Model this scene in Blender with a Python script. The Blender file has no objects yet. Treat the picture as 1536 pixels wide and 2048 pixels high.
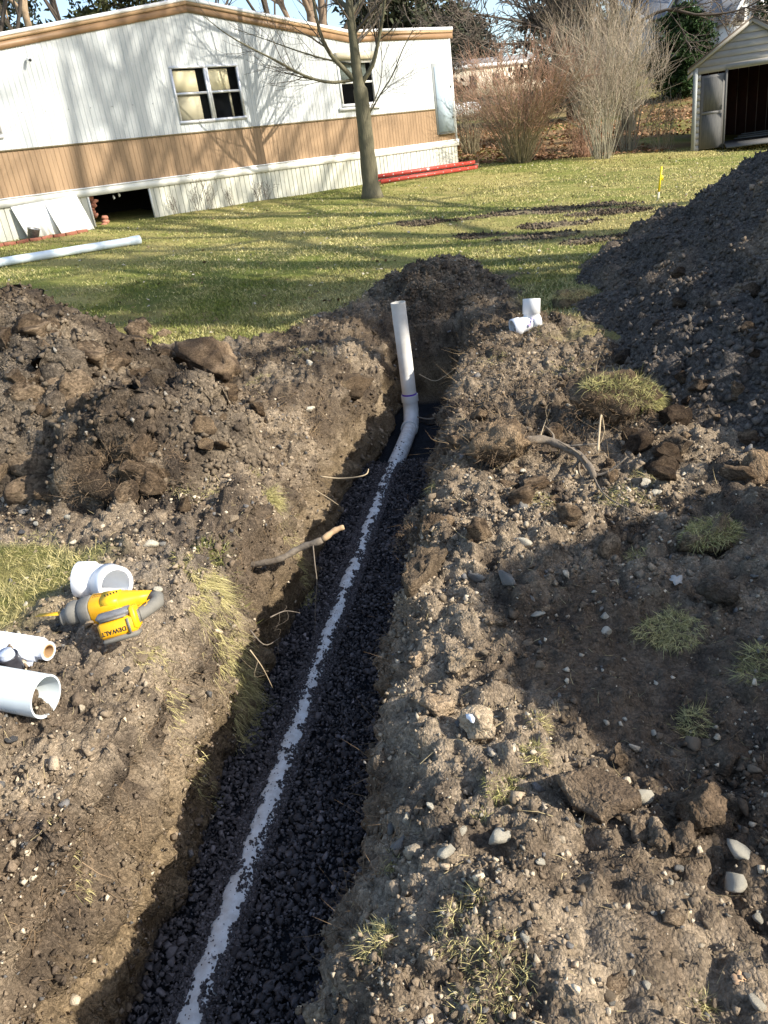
import bpy, math, random
import numpy as np
from mathutils import Vector, Matrix

rng = np.random.default_rng(11)
random.seed(11)
SC = bpy.context.scene
COL = SC.collection

# ------------------------------------------------------------------ camera
FPX = 1539.0
PITCH, ROLL, CAMH = math.radians(24.5), math.radians(8.0), 1.35
cF = np.array([0, math.cos(PITCH), -math.sin(PITCH)])
_R0 = np.array([1.0, 0, 0]); _U0 = np.array([0, math.sin(PITCH), math.cos(PITCH)])
cX = math.cos(ROLL) * _R0 - math.sin(ROLL) * _U0
cY = math.sin(ROLL) * _R0 + math.cos(ROLL) * _U0
cC = np.array([0, 0, CAMH])
cam = bpy.data.cameras.new('camera')
cam.sensor_fit = 'VERTICAL'; cam.sensor_height = 36.0; cam.lens = 36.0 * FPX / 2048.0
cam.clip_start = 0.05; cam.clip_end = 2000
camo = bpy.data.objects.new('camera', cam)
camo.matrix_world = Matrix(((cX[0], cY[0], -cF[0], 0), (cX[1], cY[1], -cF[1], 0), (cX[2], cY[2], -cF[2], CAMH), (0, 0, 0, 1)))
COL.objects.link(camo); SC.camera = camo
SC.render.resolution_x, SC.render.resolution_y = 768, 1024

# ------------------------------------------------------------------ light
SUN_AZ, SUN_EL = math.radians(25), math.radians(31)      # sun from the right, a little behind
SV = Vector((math.cos(SUN_EL) * math.cos(SUN_AZ), -math.cos(SUN_EL) * math.sin(SUN_AZ), math.sin(SUN_EL)))
w = bpy.data.worlds.new('World'); SC.world = w; w.use_nodes = True
nt = w.node_tree; nt.nodes.clear()
sky = nt.nodes.new('ShaderNodeTexSky'); sky.sky_type = 'NISHITA'; sky.sun_disc = False
sky.sun_elevation = SUN_EL; sky.sun_rotation = math.atan2(SV.x, SV.y)
sky.air_density = 1.0; sky.dust_density = 1.4; sky.ozone_density = 1.2
bg = nt.nodes.new('ShaderNodeBackground'); bg.inputs['Strength'].default_value = 0.15
wo = nt.nodes.new('ShaderNodeOutputWorld')
nt.links.new(sky.outputs[0], bg.inputs[0]); nt.links.new(bg.outputs[0], wo.inputs[0])
sun = bpy.data.lights.new('sun', 'SUN'); sun.energy = 4.6; sun.angle = math.radians(0.55); sun.color = (1.0, 0.925, 0.80)
suno = bpy.data.objects.new('sun', sun); suno.rotation_euler = SV.to_track_quat('Z', 'Y').to_euler(); suno.location = (8, -4, 12)
COL.objects.link(suno)
SC.view_settings.view_transform = 'Standard'; SC.view_settings.look = 'None'
SC.view_settings.exposure = 0.98; SC.view_settings.gamma = 1.0

# ------------------------------------------------------------------ helpers: picture -> place
def ray(px, py): return cF + cX * (px - 768) / FPX - cY * (py - 1024) / FPX
def at_z(px, py, z):
    d = ray(px, py); return cC + d * ((z - cC[2]) / d[2])
def at_y(px, py, y):
    d = ray(px, py); return cC + d * (y / d[1])
def depth(P): return float((np.asarray(P) - cC) @ cF)
def px2m(P, px): return px * depth(P) / FPX

# ------------------------------------------------------------------ helpers: noise
def _h(ix, iy, iz, s):
    n = (ix.astype(np.uint32) * np.uint32(374761393) + iy.astype(np.uint32) * np.uint32(668265263)
         + iz.astype(np.uint32) * np.uint32(2147483647) + np.uint32((s * 974634777) & 0xffffffff))
    n = (n ^ (n >> np.uint32(13))) * np.uint32(1274126177)
    n = n ^ (n >> np.uint32(16))
    return n.astype(np.float32) / np.float32(4294967295.0)
def vnoise(p, s=0):
    p = np.asarray(p, dtype=np.float32); f0 = np.floor(p); t = p - f0; t = t * t * t * (t * (t * 6 - 15) + 10)
    i = f0.astype(np.int64) & 0xffffffff
    r = 0
    for a in (0, 1):
        wa = t[..., 0] if a else 1 - t[..., 0]
        for b in (0, 1):
            wb = t[..., 1] if b else 1 - t[..., 1]
            for c in (0, 1):
                wc = t[..., 2] if c else 1 - t[..., 2]
                r = r + wa * wb * wc * _h(i[..., 0] + a, i[..., 1] + b, i[..., 2] + c, s)
    return r * 2 - 1
def fbm(p, o=4, s=0, g=0.5):
    r = 0; a = 1.0; p = np.asarray(p, dtype=np.float32)
    for k in range(o):
        r = r + a * vnoise(p, s + k * 17); p = p * 2.03 + 5.3; a *= g
    return r
def billow(p, o=3, s=0, g=0.5):
    r = 0; a = 1.0; p = np.asarray(p, dtype=np.float32)
    for k in range(o):
        r = r + a * (np.abs(vnoise(p, s + k * 13)) * 2 - 0.5); p = p * 2.1 + 3.1; a *= g
    return r
def clods(x, y, size, s=0, fill=0.8):
    """rounded lumps of about the given size; 0 between lumps, up to 1 on top"""
    gx, gy = x / size, y / size
    fx, fy = np.floor(gx), np.floor(gy); best = np.zeros_like(gx)
    z0 = np.zeros(gx.shape, dtype=np.int64)
    for a in (-1, 0, 1):
        for b in (-1, 0, 1):
            ix = (fx + a).astype(np.int64) & 0xffffffff; iy = (fy + b).astype(np.int64) & 0xffffffff
            ox, oy = _h(ix, iy, z0, s + 1), _h(ix, iy, z0, s + 2)
            rr = (0.28 + 0.5 * _h(ix, iy, z0, s + 3)) * (_h(ix, iy, z0, s + 4) < fill)
            d2 = (gx - fx - a - ox) ** 2 + (gy - fy - b - oy) ** 2
            best = np.maximum(best, np.sqrt(np.maximum(rr * rr - d2, 0)) * 1.3)
    return best
def sstep(a, b, x):
    t = np.clip((x - a) / (b - a), 0, 1); return t * t * (3 - 2 * t)
def P3(x, y, z=0.0): return np.stack([x, y, np.zeros_like(x) + z], -1)

# ------------------------------------------------------------------ helpers: materials
MATS = {}
def mat(name, col=(0.5, 0.5, 0.5), rough=0.6, vcol=False, var=0.0, vscale=20.0, bump=0.0, bscale=80.0, metal=0.0, spec=0.4, stretch=None, col2=None, trans=0.0, emis=None):
    if name in MATS: return MATS[name]
    m = bpy.data.materials.new(name); m.use_nodes = True; n = m.node_tree; b = n.nodes['Principled BSDF']
    b.inputs['Roughness'].default_value = rough; b.inputs['Metallic'].default_value = metal
    b.inputs['Specular IOR Level'].default_value = spec
    b.inputs['Base Color'].default_value = (*col, 1)
    src = None
    tc = n.nodes.new('ShaderNodeTexCoord'); vec = tc.outputs['Object']
    if stretch:
        mp = n.nodes.new('ShaderNodeMapping'); mp.inputs['Scale'].default_value = stretch
        n.links.new(vec, mp.inputs[0]); vec = mp.outputs[0]
    if vcol:
        a = n.nodes.new('ShaderNodeAttribute'); a.attribute_name = 'Col'; src = a.outputs['Color']
    if var > 0 or col2 is not None:
        tx = n.nodes.new('ShaderNodeTexNoise'); tx.inputs['Scale'].default_value = vscale; tx.inputs['Detail'].default_value = 5; tx.inputs['Roughness'].default_value = 0.65
        n.links.new(vec, tx.inputs['Vector'])
        mx = n.nodes.new('ShaderNodeMix'); mx.data_type = 'RGBA'
        cr = n.nodes.new('ShaderNodeMapRange'); cr.inputs[1].default_value = 0.32; cr.inputs[2].default_value = 0.68
        n.links.new(tx.outputs['Fac'], cr.inputs[0]); n.links.new(cr.outputs[0], mx.inputs[0])
        if col2 is not None:
            mx.inputs[6].default_value = (*col, 1); mx.inputs[7].default_value = (*col2, 1)
        else:
            mx.blend_type = 'MULTIPLY'; mx.inputs[0].default_value = 1
            gr = n.nodes.new('ShaderNodeMapRange'); gr.inputs[1].default_value = 0.3; gr.inputs[2].default_value = 0.7
            gr.inputs[3].default_value = 1 - var; gr.inputs[4].default_value = 1 + var
            n.links.new(tx.outputs['Fac'], gr.inputs[0])
            for l in list(n.links):
                if l.to_socket == mx.inputs[0]: n.links.remove(l)
            mx.inputs[0].default_value = 1
            if src: n.links.new(src, mx.inputs[6])
            else: mx.inputs[6].default_value = (*col, 1)
            n.links.new(gr.outputs[0], mx.inputs[7])
        src = mx.outputs[2]
    if src: n.links.new(src, b.inputs['Base Color'])
    if bump > 0:
        tb = n.nodes.new('ShaderNodeTexNoise'); tb.inputs['Scale'].default_value = bscale; tb.inputs['Detail'].default_value = 6
        n.links.new(vec, tb.inputs['Vector'])
        bp = n.nodes.new('ShaderNodeBump'); bp.inputs['Strength'].default_value = 1.0; bp.inputs['Distance'].default_value = bump
        n.links.new(tb.outputs['Fac'], bp.inputs['Height']); n.links.new(bp.outputs[0], b.inputs['Normal'])
    if trans > 0: b.inputs['Transmission Weight'].default_value = trans
    MATS[name] = m
    return m

def granular(name, cell=105.0, bump=0.0045, lo=0.68, hi=1.36):
    """soil: vertex colour broken into grains of two sizes, with their relief"""
    m = mat(name, rough=0.95, vcol=True, spec=0.12); n = m.node_tree; b = n.nodes['Principled BSDF']
    att = next(x for x in n.nodes if x.type == 'ATTRIBUTE'); tc = next(x for x in n.nodes if x.type == 'TEX_COORD')
    ns = n.nodes.new('ShaderNodeTexNoise'); ns.inputs['Scale'].default_value = 60; ns.inputs['Detail'].default_value = 3
    n.links.new(tc.outputs['Object'], ns.inputs['Vector'])
    ad = n.nodes.new('ShaderNodeVectorMath'); ad.operation = 'MULTIPLY_ADD'; ad.inputs[1].default_value = (1.6 / cell, 1.6 / cell, 1.6 / cell)
    n.links.new(ns.outputs['Color'], ad.inputs[0]); n.links.new(tc.outputs['Object'], ad.inputs[2])
    hts = []; col = att.outputs['Color']
    for sc, amt in ((cell, 1.0), (cell * 2.6, 0.55)):
        vo = n.nodes.new('ShaderNodeTexVoronoi'); vo.inputs['Scale'].default_value = sc; n.links.new(ad.outputs[0], vo.inputs['Vector'])
        sp = n.nodes.new('ShaderNodeSeparateColor'); n.links.new(vo.outputs['Color'], sp.inputs[0])
        mr = n.nodes.new('ShaderNodeMapRange'); mr.inputs[3].default_value = 1 - (1 - lo) * amt; mr.inputs[4].default_value = 1 + (hi - 1) * amt; n.links.new(sp.outputs[0], mr.inputs[0])
        mx = n.nodes.new('ShaderNodeMix'); mx.data_type = 'RGBA'; mx.blend_type = 'MULTIPLY'; mx.inputs[0].default_value = 1; n.links.new(col, mx.inputs[6]); n.links.new(mr.outputs[0], mx.inputs[7]); col = mx.outputs[2]
        ht = n.nodes.new('ShaderNodeMath'); ht.operation = 'MULTIPLY_ADD'; ht.inputs[1].default_value = -amt; n.links.new(vo.outputs['Distance'], ht.inputs[0]); n.links.new(sp.outputs[1], ht.inputs[2]); hts.append(ht.outputs[0])
    sm = n.nodes.new('ShaderNodeMath'); sm.operation = 'MULTIPLY_ADD'; sm.inputs[1].default_value = 0.4; n.links.new(hts[1], sm.inputs[0]); n.links.new(hts[0], sm.inputs[2])
    bp = n.nodes.new('ShaderNodeBump'); bp.inputs['Strength'].default_value = 1.0; bp.inputs['Distance'].default_value = bump
    n.links.new(sm.outputs[0], bp.inputs['Height']); n.links.new(bp.outputs[0], b.inputs['Normal']); n.links.new(col, b.inputs['Base Color'])
    return m

# ------------------------------------------------------------------ helpers: meshes and objects
def tag(o, label=None, cat=None, group=None, kind=None):
    if label: o['label'] = label
    if cat: o['category'] = cat
    if group: o['group'] = group
    if kind: o['kind'] = kind
    return o
def mesh(name, V, F, col=None, smooth=False):
    """V (n,3); F list of (m,k) int arrays"""
    me = bpy.data.meshes.new(name); V = np.ascontiguousarray(V, dtype=np.float32)
    F = [np.asarray(f, dtype=np.int32) for f in (F if isinstance(F, list) else [F])]; F = [f for f in F if len(f)]
    me.vertices.add(len(V)); me.vertices.foreach_set('co', V.ravel())
    nl = sum(f.size for f in F); npoly = sum(len(f) for f in F)
    me.loops.add(nl); me.loops.foreach_set('vertex_index', np.concatenate([f.ravel() for f in F]))
    tot = np.concatenate([np.full(len(f), f.shape[1], np.int32) for f in F])
    st = np.concatenate([[0], np.cumsum(tot)[:-1]]).astype(np.int32)
    me.polygons.add(npoly); me.polygons.foreach_set('loop_start', st); me.polygons.foreach_set('loop_total', tot)
    if smooth: me.polygons.foreach_set('use_smooth', np.ones(npoly, dtype=bool))
    if col is not None:
        ca = me.color_attributes.new('Col', 'FLOAT_COLOR', 'POINT')
        c4 = np.ones((len(V), 4), np.float32); c4[:, :3] = np.clip(col, 0, 1); ca.data.foreach_set('color', c4.ravel())
    me.update(calc_edges=True); me.validate()
    return me
def link(name, me, m=None, parent=None):
    o = bpy.data.objects.new(name, me)
    if me is not None and m is not None and len(me.materials) == 0: me.materials.append(m)
    COL.objects.link(o)
    if parent is not None: o.parent = parent
    return o
def empty(name, loc=(0, 0, 0), rz=0.0):
    o = bpy.data.objects.new(name, None); o.location = loc; o.rotation_euler = (0, 0, rz); o.empty_display_size = 0.1
    COL.objects.link(o); return o
class MB:
    """collects shapes into one mesh"""
    def __init__(s): s.v = []; s.f = {}; s.n = 0; s.c = []
    def add(s, V, F, c=None):
        V = np.asarray(V, float).reshape(-1, 3)
        for f in F:
            s.f.setdefault(len(f), []).append([i + s.n for i in f])
        s.v.append(V); s.n += len(V); s.c.append(np.tile(c if c is not None else (1, 1, 1), (len(V), 1)))
        return s
    def addn(s, V, Fs):
        for f in Fs:
            f = np.asarray(f)
            s.f.setdefault(f.shape[1], []).extend((f + s.n).tolist())
        s.v.append(np.asarray(V, float)); s.n += len(V); s.c.append(np.ones((len(V), 3)))
        return s
    def box(s, c, d, M=None, bev=0.0):
        c = np.array(c, float); d = np.array(d, float) / 2
        if bev > 0:
            b = min(bev, d.min() * 0.9); pts = []
            for ax in range(3):
                for sx in (-1, 1):
                    for sy in (-1, 1):
                        for sz in (-1, 1):
                            q = (d - b) * (sx, sy, sz); q[ax] = d[ax] * (sx, sy, sz)[ax]; pts.append(q)
            V, F = hull(np.array(pts))
        else:
            V = np.array([[x, y, z] for x in (-1, 1) for y in (-1, 1) for z in (-1, 1)]) * d
            F = [(0, 1, 3, 2), (4, 6, 7, 5), (0, 4, 5, 1), (2, 3, 7, 6), (0, 2, 6, 4), (1, 5, 7, 3)]
        if M is not None: V = V @ np.array(M).T
        return s.add(V + c, F)
    def prism(s, pts, ext):
        """polygon (k,3) extruded by vector ext"""
        p = np.array(pts, float); k = len(p)
        V = np.concatenate([p, p + np.array(ext, float)])
        F = [tuple(range(k))[::-1], tuple(range(k, 2 * k))] + [(i, (i + 1) % k, (i + 1) % k + k, i + k) for i in range(k)]
        return s.add(V, F)
    def tube(s, pts, rad, n=8, cap=True):
        V, Fs = tube(pts, rad, n, cap); return s.addn(V, Fs)
    def lathe(s, prof, n=24, M=None, loc=(0, 0, 0), closed=False):
        """profile (r,z) around z"""
        prof = np.array(prof, float); a = np.arange(n) * 2 * math.pi / n
        V = np.stack([prof[:, None, 0] * np.cos(a), prof[:, None, 0] * np.sin(a), prof[:, None, 1] + 0 * a], -1).reshape(-1, 3)
        if M is not None: V = V @ np.array(M).T
        k = len(prof); q = []
        for i in range(k if closed else k - 1):
            j = (i + 1) % k
            for t in range(n): q.append((i * n + t, i * n + (t + 1) % n, j * n + (t + 1) % n, j * n + t))
        return s.add(V + np.array(loc), q)
    def build(s, name, m, parent=None, smooth=False):
        V = np.concatenate(s.v); F = [np.array(f) for f in s.f.values()]
        me = mesh(name, V, F, smooth=smooth)
        return link(name, me, m, parent)
def hull(pts):
    import bmesh
    bm = bmesh.new()
    for p in pts: bm.verts.new(p)
    r = bmesh.ops.convex_hull(bm, input=bm.verts)
    for v in [v for v in bm.verts if not v.link_faces]: bm.verts.remove(v)
    bm.verts.index_update(); V = np.array([v.co[:] for v in bm.verts]); F = [tuple(v.index for v in f.verts) for f in bm.faces]
    bm.free(); return V, F
def frames(pts):
    pts = np.asarray(pts, float); T = np.gradient(pts, axis=0); T /= np.linalg.norm(T, axis=1)[:, None] + 1e-12
    ref = np.array([0, 0, 1.0]) if abs(T[0, 2]) < 0.9 else np.array([1.0, 0, 0])
    A = []; a = np.cross(T[0], ref); a /= np.linalg.norm(a)
    for t in T:
        a = a - t * (a @ t); a /= np.linalg.norm(a) + 1e-12; A.append(a)
    A = np.array(A); return T, A, np.cross(T, A)
def tube(pts, rad, n=8, cap=True):
    pts = np.asarray(pts, float); k = len(pts); rad = np.broadcast_to(np.asarray(rad, float), (k,))
    T, A, B = frames(pts); an = np.arange(n) * 2 * math.pi / n
    V = (pts[:, None] + rad[:, None, None] * (A[:, None] * np.cos(an)[None, :, None] + B[:, None] * np.sin(an)[None, :, None])).reshape(-1, 3)
    i = np.arange(k - 1)[:, None] * n; t = np.arange(n)[None]; t2 = (t + 1) % n
    Q = np.stack([i + t, i + t2, i + n + t2, i + n + t], -1).reshape(-1, 4); Fs = [Q]
    if cap: Fs.append(np.array([list(range(n))[::-1], [(k - 1) * n + j for j in range(n)]]))
    return V, Fs
def tubes_mesh(name, brs, n):
    """brs: list of (pts, rad); one mesh"""
    Vs, Qs, off = [], [], 0
    for p, r in brs:
        V, F = tube(p, r, n, False); Vs.append(V); Qs.append(F[0] + off); off += len(V)
    return mesh(name, np.concatenate(Vs), [np.concatenate(Qs)], smooth=True)
def pipe_shell(mb, pts, ro, ri, n=28):
    """hollow pipe along pts with an open end at both sides"""
    Vo, Fo = tube(pts, ro, n, False); Vi, Fi = tube(pts, ri, n, False); k = len(pts); N = len(Vo)
    mb.addn(Vo, Fo); mb.addn(Vi, [Fi[0][:, ::-1]])
    for e in (0, (k - 1) * n):
        V = np.concatenate([Vo[e:e + n], Vi[e:e + n]]); j = np.arange(n); q = np.stack([j, (j + 1) % n, n + (j + 1) % n, n + j], -1)
        mb.addn(V, [q])
    return mb
# rock shapes
def rock_shape(seed, npt=11, flat=0.75):
    r = np.random.default_rng(seed); p = r.normal(size=(npt, 3)); p /= np.linalg.norm(p, axis=1)[:, None]; p *= r.uniform(0.78, 1.05, (npt, 1)); p[:, 2] *= flat
    V, F = hull(p); return V, np.array([f for f in F if len(f) == 3])
SHAPES = [rock_shape(i, 10 + i % 4, 0.6 + 0.1 * (i % 5)) for i in range(14)]
GSHAPES = [rock_shape(100 + i, 9 + i % 4, 0.4 + 0.08 * (i % 4)) for i in range(12)]
OCT = []
for _i in range(8):
    _r = np.random.default_rng(50 + _i); _v = np.array([[1, 0, 0], [-1, 0, 0], [0, 1, 0], [0, -1, 0], [0, 0, 1], [0, 0, -1.0]]) * _r.uniform(0.6, 1.2, (6, 1)) + _r.normal(0, 0.2, (6, 3)); OCT.append((_v, np.array([[0, 2, 4], [2, 1, 4], [1, 3, 4], [3, 0, 4], [2, 0, 5], [1, 2, 5], [3, 1, 5], [0, 3, 5]])))
def scatter(name, P, size, col, shapes=SHAPES, normal=None, sink=0.25, m=None, parent=None, flatrot=False):
    """many small stones/crumbs joined into one mesh. P (n,3), size (n,), col (n,3)"""
    n = len(P); k = rng.integers(0, len(shapes), n); Vs, Fs, Cs, off = [], [], [], 0
    for s, (SVt, SF) in enumerate(shapes):
        I = np.where(k == s)[0]
        if not len(I): continue
        a = rng.uniform(0, 6.283, len(I)); b = rng.normal(0, 0.3 if flatrot else 0.6, len(I)); c = rng.normal(0, 0.3 if flatrot else 0.6, len(I))
        ca, sa, cb, sb, cc, sc = np.cos(a), np.sin(a), np.cos(b), np.sin(b), np.cos(c), np.sin(c)
        Rm = np.stack([np.stack([ca * cb, ca * sb * sc - sa * cc, ca * sb * cc + sa * sc], -1), np.stack([sa * cb, sa * sb * sc + ca * cc, sa * sb * cc - ca * sc], -1), np.stack([-sb, cb * sc, cb * cc], -1)], 1)
        an = rng.uniform(0.75, 1.3, (len(I), 1, 3))
        V = np.einsum('nij,nkj->nki', Rm, SVt[None] * an) * size[I][:, None, None] + P[I][:, None]
        if normal is not None: V = V + normal[I][:, None] * (size[I] * (1 - 2 * sink) * 0.6)[:, None, None]
        else: V[..., 2] += (size[I] * (1 - 2 * sink) * 0.6)[:, None]
        Vs.append(V.reshape(-1, 3)); Fs.append((SF[None] + (np.arange(len(I)) * len(SVt))[:, None, None]).reshape(-1, 3) + off)
        Cs.append(np.repeat(col[I], len(SVt), 0)); off += len(I) * len(SVt)
    me = mesh(name, np.concatenate(Vs), [np.concatenate(Fs)], col=np.concatenate(Cs))
    return link(name, me, m, parent)
def blades(name, P, D, L, W, B, col, m, parent=None):
    """thin curved blades: base P, direction D, length L, width W, bend vector B, colour col (n,3)"""
    n = len(P); D = D / (np.linalg.norm(D, axis=1)[:, None] + 1e-9)
    S = np.cross(D, rng.normal(size=(n, 3))); S /= np.linalg.norm(S, axis=1)[:, None] + 1e-9; S *= (W / 2)[:, None]
    M = P + D * (L * 0.55)[:, None] + B * (L * 0.25)[:, None]; T = P + D * L[:, None] + B * L[:, None]
    V = np.stack([P - S, P + S, M + S * 0.75, M - S * 0.75, T], 1).reshape(-1, 3); o = np.arange(n)[:, None] * 5
    q = o + np.array([[0, 1, 2, 3]]); t = o + np.array([[3, 2, 4]])
    me = mesh(name, V, [q, t], col=np.repeat(col, 5, 0)); return link(name, me, m, parent)
def clump(n, c, spread):
    return c + rng.normal(size=(n, 3)) * spread

# ================================================================== GROUND
tO = np.array([-0.66, 1.32]); tT = np.array([0.2019, 0.9794]); tN = np.array([0.9794, -0.2019])
def to_uv(x, y): return (x - tO[0]) * tT[0] + (y - tO[1]) * tT[1], (x - tO[0]) * tN[0] + (y - tO[1]) * tN[1]
def to_xy(u, v): return tO[0] + u * tT[0] + v * tN[0], tO[1] + u * tT[1] + v * tN[1]
def base_h(x, y):
    yc = np.minimum(y, 24.0); p = -0.64 - 0.065 * np.clip(x, -14, 14) + 0.074 * yc
    z = 0.5 * (p + np.sqrt(p * p + 0.06))
    far = np.maximum(y - 24.0, 0)
    hill = sstep(-2.0, 4.0, x - 0.30 * y)
    return z + far * (0.092 + 0.045 * hill) * (1 - 0.6 * sstep(60, 240, y))
GRAV_Z, CLAY_Z, PIPE_R = -0.556, -0.665, 0.057
def trench_w(u, v):
    """0 at the surface, 1 on the trench floor"""
    nz = 0.035 * np.sin(u * 3.1 + 1) + 0.025 * np.sin(u * 7.3) + 0.03 * vnoise(P3(u * 6, v * 0 + 3.0), 5)
    uk = [-2, 0.3, 1.0, 1.7, 2.6, 3.6, 4.3, 6]
    fl = np.interp(u, uk, [-0.20, -0.19, -0.20, -0.21, -0.23, -0.19, -0.15, -0.15]) + nz * 0.4
    mid = np.interp(u, uk, [-0.28, -0.255, -0.24, -0.25, -0.32, -0.27, -0.21, -0.21]) + nz * 0.6
    top = np.interp(u, uk, [-0.42, -0.34, -0.31, -0.37, -0.62, -0.52, -0.42, -0.42]) + nz * 0.9
    wm = np.interp(u, [-2, 0.4, 1.5, 2.5, 4.0], [0.08, 0.07, 0.07, 0.20, 0.20])
    wl = np.where(v > fl, 1.0, np.where(v > mid, wm + (1 - wm) * ((v - mid) / (fl - mid)) ** 1.15, wm * sstep(0, 1, (v - top) / (mid - top))))
    nr = 0.03 * np.sin(u * 2.7 + 2) + 0.02 * np.sin(u * 6.1 + 1) + 0.03 * vnoise(P3(u * 5, v * 0 + 9.0), 8)
    fr, mr, tr = 0.40 + nr * 0.3, 0.515 + nr * .8, 0.63 + nr * 1.4
    wr = np.where(v < fr, 1.0, np.where(v < mr, 1 - 0.86 * ((v - fr) / (mr - fr)) ** 0.9, 0.14 * (1 - sstep(0, 1, (v - mr) / (tr - mr)))))
    wu = np.where(u < 5.38, 1.0, np.where(u < 5.66, 1 - 0.85 * (u - 5.38) / 0.28, 0.15 * (1 - sstep(0, 1, (u - 5.66) / 0.4))))
    return np.clip(np.minimum(wl, wr), 0, 1) * np.clip(wu, 0, 1)
def H(x, y, top_only=False):
    x = np.asarray(x, float); y = np.asarray(y, float)
    u, v = to_uv(x, y); z = base_h(x, y)
    near = sstep(7.6, 6.2, u) * sstep(-1.5, -0.8, u + 1.0) * sstep(-3.6, -1.0, v) * sstep(2.6, 1.4, v)
    z = z + near * (0.05 * fbm(P3(x * 1.4, y * 1.4), 2, 3) + 0.045 * np.exp(-((np.abs(v - 0.1) - 0.75) / 0.35) ** 2))
    # raised, rounded left edge beside the pipes and loose bank on the right
    z = z + 0.09 * np.exp(-((u - 0.25) / 0.6) ** 2 - ((v + 0.55) / 0.35) ** 2)
    if top_only: return z
    fz = np.where(u < 3.72, GRAV_Z - 0.022, np.where(u < 3.95, GRAV_Z - 0.022 + (CLAY_Z - GRAV_Z + 0.022) * (u - 3.72) / 0.23, CLAY_Z))
    wt = trench_w(u, v)
    return z * (1 - wt) + fz * wt
def soil_mask(x, y):
    """1 = dug soil, 0 = lawn"""
    u, v = to_uv(x, y); n = 0.35 * fbm(P3(x * 1.8, y * 1.8), 3, 21)
    left = np.interp(u, [-2, 0.0, 0.45, 0.55, 1.3, 1.45, 1.7, 4.6, 5.4, 6.4, 7.6], [-0.95, -0.95, -0.88, -0.80, -0.82, -1.2, -3.6, -2.6, -1.1, -0.7, -0.45])
    right = np.interp(u, [-2, 3.0, 4.3, 6.2, 7.2, 7.8], [9, 9, 1.20, 1.0, 0.9, 0.6])
    m = sstep(-0.18, 0.18, v - left + n * 0.6) * sstep(-0.2, 0.2, right - v + n * 0.7) * sstep(8.0, 7.2, u + n)
    # torn-up patches on the lawn
    for cx, cy, rx, ry in ((3.5, 13.5, 1.3, 0.45), (4.2, 12.6, 0.8, 0.4), (1.4, 13.3, 0.65, 0.4), (1.9, 11.5, 0.45, 0.3), (2.5, 10.8, 0.7, 0.35), (3.4, 10.0, 0.7, 0.35), (3.2, 11.8, 1.0, 0.35), (5.2, 12.0, 0.6, 0.3)):
        d = ((x - cx) / rx) ** 2 + ((y - cy) / ry) ** 2
        m = np.maximum(m, sstep(1.2, 0.25, d + n * 1.6) * 0.85)
    return np.clip(m, 0, 1)
DRY, MOIST, DARK = np.array([0.250, 0.198, 0.140]), np.array([0.105, 0.079, 0.055]), np.array([0.045, 0.036, 0.030])
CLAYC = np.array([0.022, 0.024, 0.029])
def soil_col(P, dark=0.0):
    n1 = fbm(P * 1.7, 3, 31); n2 = fbm(P * 9.0, 3, 41); n3 = vnoise(P * 45.0, 51)
    t = sstep(-0.55, 0.75, n1 * 0.7 + n2 * 0.55)[..., None]
    c = MOIST * (1 - t) + DRY * t
    d = np.clip(sstep(0.25, 0.75, -n2 * 0.7 + 0.5 * vnoise(P * 3.1, 77) + 0.1)[..., None] * 0.55 + dark, 0, 1)
    c = c * (1 - d) + DARK * d
    return c * (1 + 0.22 * n3[..., None])
def lawn_col(x, y):
    P = P3(x, y); n = fbm(P * 0.55, 3, 61); k = fbm(P * 4.0, 3, 71)
    t = sstep(-0.6, 0.7, n * 0.6 + k * 0.5)[..., None]
    g = np.array([0.14, 0.16, 0.036]); s = np.array([0.30, 0.255, 0.095])
    return g * (1 - t) + s * t

# --- dug area around the trench, a fine sheet laid out along the trench
def axis(segs):
    a = []
    for lo, hi, d0, d1 in segs:
        x = lo
        while x < hi: a.append(x); x += d0 + (d1 - d0) * (x - lo) / (hi - lo)
    a.append(segs[-1][1]); return np.array(a)
uA = axis([(-1.9, -0.6, 0.05, 0.02), (-0.6, 1.2, 0.0092, 0.0092), (1.2, 8.4, 0.0092, 0.038)])
vA = axis([(-3.9, -1.6, 0.05, 0.022), (-1.6, -0.62, 0.018, 0.009), (-0.62, -0.38, 0.008, 0.006), (-0.38, -0.13, 0.0028, 0.0028), (-0.13, 0.3, 0.03, 0.03), (0.3, 0.54, 0.0045, 0.0045), (0.54, 0.62, 0.007, 0.0085), (0.62, 1.5, 0.0085, 0.010), (1.5, 4.2, 0.012, 0.07)])
UU, VV = np.meshgrid(uA, vA, indexing='ij')
GX, GY = to_xy(UU, VV); GZ = H(GX, GY); GW = trench_w(UU, VV); GS = soil_mask(GX, GY)
G = np.stack([GX, GY, GZ], -1)
def gnormals(G):
    du = np.gradient(G, axis=0); dv = np.gradient(G, axis=1); n = np.cross(dv, du); n *= np.sign(n[..., 2:3]); return n / (np.linalg.norm(n, axis=-1)[..., None] + 1e-12)
NN = gnormals(G)
isf = sstep(0.93, 1.0, GW); fl_clay = isf * sstep(3.7, 4.0, UU)
amp = GS * (1 - isf)
flatm = 1 - 0.8 * np.maximum(np.exp(-((GX - 0.62) / 0.28) ** 2 - ((GY - 1.65) / 0.28) ** 2), np.exp(-((GX - 0.32) / 0.16) ** 2 - ((GY - 0.88) / 0.13) ** 2))
sl = sstep(0.05, 0.25, GW)                                            # cut faces: scraped, less lumpy
wall = sl * (1 - isf)
d = (0.020 * billow(G * 4.5, 3, 91) + 0.010 * fbm(G * 22, 3, 95))
wob = 0.02 * vnoise(G * 25, 131); wx, wy = GX + wob, GY + 0.02 * vnoise(G * 25, 133)
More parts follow.
